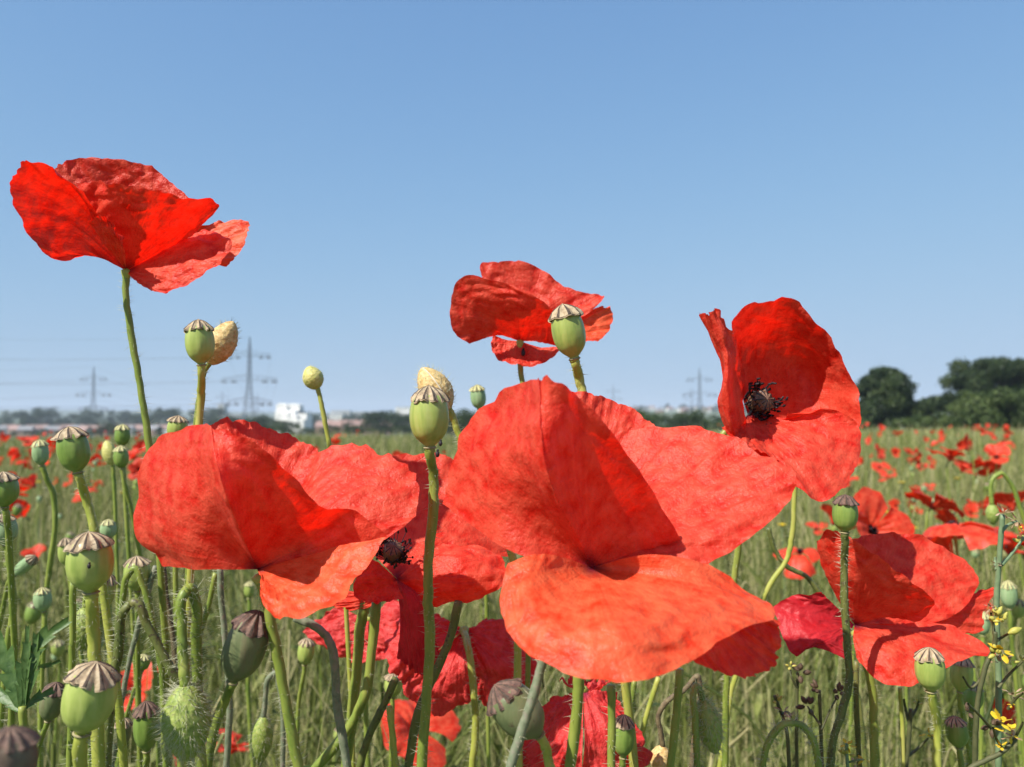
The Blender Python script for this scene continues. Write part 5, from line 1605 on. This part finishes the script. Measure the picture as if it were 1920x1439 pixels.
weed('bare forked weed under the lower open poppy', [(1708, 1330), (1704, 1380), (1698, 1445)], 4, 0.33, [[(1705, 1350), (1718, 1330), (1722, 1315)], [(1704, 1355), (1698, 1330), (1695, 1312)], [(1700, 1420), (1720, 1405), (1740, 1385)]], [(1740, 1378, 22, 'yellow'), (1722, 1318, 12, 'bud')], stem_mat='weed_dark', seed=208, name='dead_weed')

for i, (px, py, d_) in enumerate([(1690, 906, 2.1), (1466, 986, 1.6), (1795, 898, 2.4), (1712, 992, 1.5), (1660, 962, 1.8), (1560, 1010, 1.4), (1880, 830, 4.0), (70, 905, 2.2), (232, 925, 2.0), (1740, 868, 3.0)]):
    h_ = P(px, py, d_)
    gz_ = ground_z(h_.x, h_.y)
    e_ = empty('yellow_flower', Vector((h_.x, h_.y, gz_)), 'tiny yellow flower dotted among the field stems', 'flower', 'yellow flowers dotted through the field')
    stem_obj(e_, [h_, h_ + Vector((0.004, 0.002, -0.1)), Vector((h_.x, h_.y, gz_ - 0.01))], 0.0008, 0.0012, M['weed_stem'], 0, seed=i)
    for q in range(6):
        a_ = q * 1.047 + i
        v, f = small_petal(np.array(tuple(h_ - e_.location)), (math.cos(a_), math.sin(a_), 0.7), 0.010, 0.009, q)
        link('petal', mesh_from('petal', v, f), e_, M['yellow'])

# ------------------------------------------------------------------ toothed leaves
def toothed_leaf(pts, wid, teeth, seed, d, dd=0.0):
    """a lobed leaf whose midrib runs through the image places pts; widths in pixels"""
    mid = cr_spline(np.array([tuple(P(x, y, d + dd * k)) for k, (x, y) in enumerate(pts)]), teeth * 4 + 1)
    n = len(mid)
    side = np.gradient(mid, axis=0)
    side = np.cross(side, np.array([0.25, -0.9, 0.3]))
    side /= np.linalg.norm(side, axis=1)[:, None] + 1e-9
    g = random.Random(seed)
    v = []
    for i in range(n):
        t = i / (n - 1)
        env = math.sin(math.pi * (0.10 + 0.88 * t)) ** 0.8
        saw = 0.35 + 0.65 * abs(((i % 4) / 4.0) - 0.0) if i % 4 else 0.3
        w = wid / FPX * d * env * saw * g.uniform(0.85, 1.1)
        fwd = (mid[min(n - 1, i + 1)] - mid[max(0, i - 1)]) * 0.8 * (saw > 0.6)
        lift = np.array([0, -0.25 * w, 0.15 * w])
        v += [mid[i] - side[i] * w + fwd + lift, mid[i] + np.array([0, 0.0004, 0]), mid[i] + side[i] * w + fwd + lift]
    return np.array(v), grid_faces(n, 3)


lf = empty('leafy_weed', P(60, 1445, 0.24).xy.to_3d(), 'dark green plant with jagged toothed leaves in front of the pale seed heads', 'leaf plant')
lf.location.z = ground_z(lf.location.x, lf.location.y)
for k, (pts, w, tt) in enumerate([([(42, 1330), (48, 1260), (75, 1205), (128, 1165)], 26, 5), ([(40, 1330), (20, 1260), (-5, 1190)], 28, 4), ([(42, 1335), (62, 1260), (68, 1190)], 16, 4), ([(44, 1330), (70, 1310), (100, 1295)], 16, 3),
                                  ([(38, 1335), (15, 1310), (-15, 1285)], 20, 3), ([(70, 1250), (90, 1248), (112, 1240)], 8, 3), ([(45, 1320), (50, 1240), (52, 1175)], 12, 4)]):
    v, f = toothed_leaf(pts, w, tt, k, 0.24, 0.003)
    link('leaf', mesh_from('leaf', v - np.array(tuple(lf.location)), f), lf, M['leaf'])
stem_obj(lf, [P(42, 1325, 0.24), P(45, 1390, 0.24), P(55, 1450, 0.24), lf.location], 0.0011, 0.0016, M['stem'], 60)

# ------------------------------------------------------------------ green growth of the field
def blades(n, dmin, dmax, power, hmin, hmax, w0, w1, seed, tint_mu=0.5, tint_sd=0.2, lean=0.25, px0=-120, px1=2040):
    g = np.random.default_rng(seed)
    d = dmin + (dmax - dmin) * g.random(n) ** power
    px = g.uniform(px0, px1, n)
    x = (px - 960) / FPX * d
    z0 = np.array([ground_z(a, b) for a, b in zip(x, d)])
    h = g.uniform(hmin, hmax, n) * (0.85 + 0.3 * g.random(n))
    sc_ = 7.0 / max(1.0, dmin)
    cl = np.array([noise.noise(Vector((a_ * sc_, b_ * sc_, 4.0))) + 0.5 * noise.noise(Vector((a_ * sc_ * 2.7, b_ * sc_ * 2.7, 8.0))) for a_, b_ in zip(x, d)])
    h = h * np.clip(0.90 + 0.55 * cl, 0.45, 1.22)
    az = g.random(n) * 6.283
    ln = np.abs(g.normal(0, lean, n)) * h
    fa = g.random(n) * 6.283
    w = g.uniform(w0, w1, n)
    lv = [0.0, 0.4, 0.75, 1.0]
    vs_ = []
    for t in lv:
        c = np.stack([x + np.cos(az) * ln * t ** 2, d + np.sin(az) * ln * t ** 2, z0 + h * (t - 0.15 * (ln / h) * t ** 2)], 1)
        ww = (w * [1.0, 0.9, 0.65, 0.12][lv.index(t)])[:, None] * 0.5
        sd = np.stack([np.cos(fa), np.sin(fa), np.zeros(n)], 1)
        vs_ += [c - sd * ww, c + sd * ww]
    v = np.stack(vs_, 1).reshape(-1, 3)
    i0 = (np.arange(n) * 8)[:, None]
    f = np.vstack([i0 + np.array([[0, 1, 3, 2]]), i0 + np.array([[2, 3, 5, 4]]), i0 + np.array([[4, 5, 7, 6]])])
    tint = np.repeat(np.clip(g.normal(tint_mu, tint_sd * 1.15, n) + 0.18 * cl, 0, 1), 8)
    return v, f, tint


a = Acc()
for args in ((8000, 0.55, 1.8, 1.2, 0.20, 0.48, 0.0014, 0.0036, 1, 0.45, 0.28, 0.38), (4200, 0.55, 2.2, 1.2, 0.10, 0.32, 0.004, 0.011, 2, 0.25, 0.2, 0.6), (2600, 0.5, 1.4, 1.0, 0.28, 0.54, 0.0010, 0.0020, 3, 0.75, 0.2, 0.25), (2500, 0.55, 2.2, 1.0, 0.25, 0.5, 0.0012, 0.003, 8, 0.5, 0.3, 1.0),
             (15000, 1.6, 6.0, 1.3, 0.26, 0.52, 0.0025, 0.005, 4, 0.55, 0.28, 0.35), (7000, 1.6, 6.0, 1.2, 0.15, 0.38, 0.006, 0.014, 5, 0.3, 0.2, 0.6), (5000, 1.8, 7.0, 1.1, 0.30, 0.58, 0.0025, 0.004, 9, 0.85, 0.15, 0.3), (22000, 5.0, 18.0, 1.3, 0.28, 0.54, 0.005, 0.012, 6, 0.58, 0.28, 0.35),
             (24000, 15.0, 46.0, 1.2, 0.30, 0.56, 0.012, 0.03, 7, 0.6, 0.25, 0.3)):
    v, f, t = blades(*args)
    a.add(v, f, t)
g = np.random.default_rng(77)
for k in range(420):                                          # thicker round stalks, some nodding over
    d = 0.55 + 1.5 * g.random() ** 1.2
    x = (g.uniform(-60, 1980) - 960) / FPX * d
    z0 = ground_z(x, d)
    h = g.uniform(0.26, 0.52)
    az = g.random() * 6.283
    ln = abs(g.normal(0, 0.09))
    q = np.array([math.cos(az), math.sin(az)])
    pts = [(x, d, z0), (x + q[0] * ln * 0.2, d + q[1] * ln * 0.2, z0 + h * 0.5), (x + q[0] * ln * 0.6, d + q[1] * ln * 0.6, z0 + h * 0.9)]
    if g.random() < 0.3:
        c = g.uniform(0.012, 0.03)
        pts += [(x + q[0] * (ln * 0.6 + c * 0.5), d + q[1] * (ln * 0.6 + c * 0.5), z0 + h * 0.9 + c), (x + q[0] * (ln * 0.6 + c * 1.2), d + q[1] * (ln * 0.6 + c * 1.2), z0 + h * 0.9), (x + q[0] * (ln * 0.6 + c * 1.3), d + q[1] * (ln * 0.6 + c * 1.3), z0 + h * 0.9 - c * g.uniform(1, 3))]
    else:
        pts += [(x + q[0] * ln, d + q[1] * ln, z0 + h)]
    r = g.uniform(0.0009, 0.0018)
    v, f, *_ = tube_data(stem_spline(pts, 4), r, 5)
    a.add(v, f, np.clip(g.choice([0.15, 0.45, 0.6, 0.95]) + g.normal(0, 0.08), 0, 1))
gr = link('grass', a.mesh('grass', True), None, M['grass'])
set_props(gr, 'tangled green stems and grass filling the poppy field', 'grass', None, 'stuff')

# small leaves and pale dots low in the near growth
g = np.random.default_rng(31)
a = Acc()
for k in range(1500):
    d = g.uniform(0.55, 2.4)
    x = (g.uniform(-80, 2000) - 960) / FPX * d
    z = ground_z(x, d) + g.uniform(0.08, 0.46)
    L = g.uniform(0.012, 0.05)
    az, el = g.random() * 6.283, g.uniform(-0.3, 1.1)
    ax = Vector((math.cos(az) * math.cos(el), math.sin(az) * math.cos(el), math.sin(el)))
    v, f = small_petal(np.array([x, d, z]), ax, L, L * g.uniform(0.15, 0.35), int(k))
    a.add(v, f, np.clip(g.normal(0.3, 0.2), 0, 1))
lv = link('leaves', a.mesh('leaves', True), None, M['grass'])
set_props(lv, 'small narrow leaves scattered through the near undergrowth', 'leaves', None, 'stuff')

# ------------------------------------------------------------------ hazy air
hz = Acc().box((0, 2500, 20), (14000, 15000, 190)).mesh('haze', False)
haze = link('haze', hz)
mh, nt, out = new_mat('hazy_air')
pv = nt.nodes.new('ShaderNodeVolumePrincipled')
pv.inputs['Color'].default_value = (0.74, 0.86, 1.0, 1)
pv.inputs['Density'].default_value = 0.00021
pv.inputs['Anisotropy'].default_value = 0.0
nt.links.new(pv.outputs[0], out.inputs['Volume'])
hz.materials.append(mh)
set_props(haze, 'pale summer haze over the valley', 'haze', None, 'stuff')
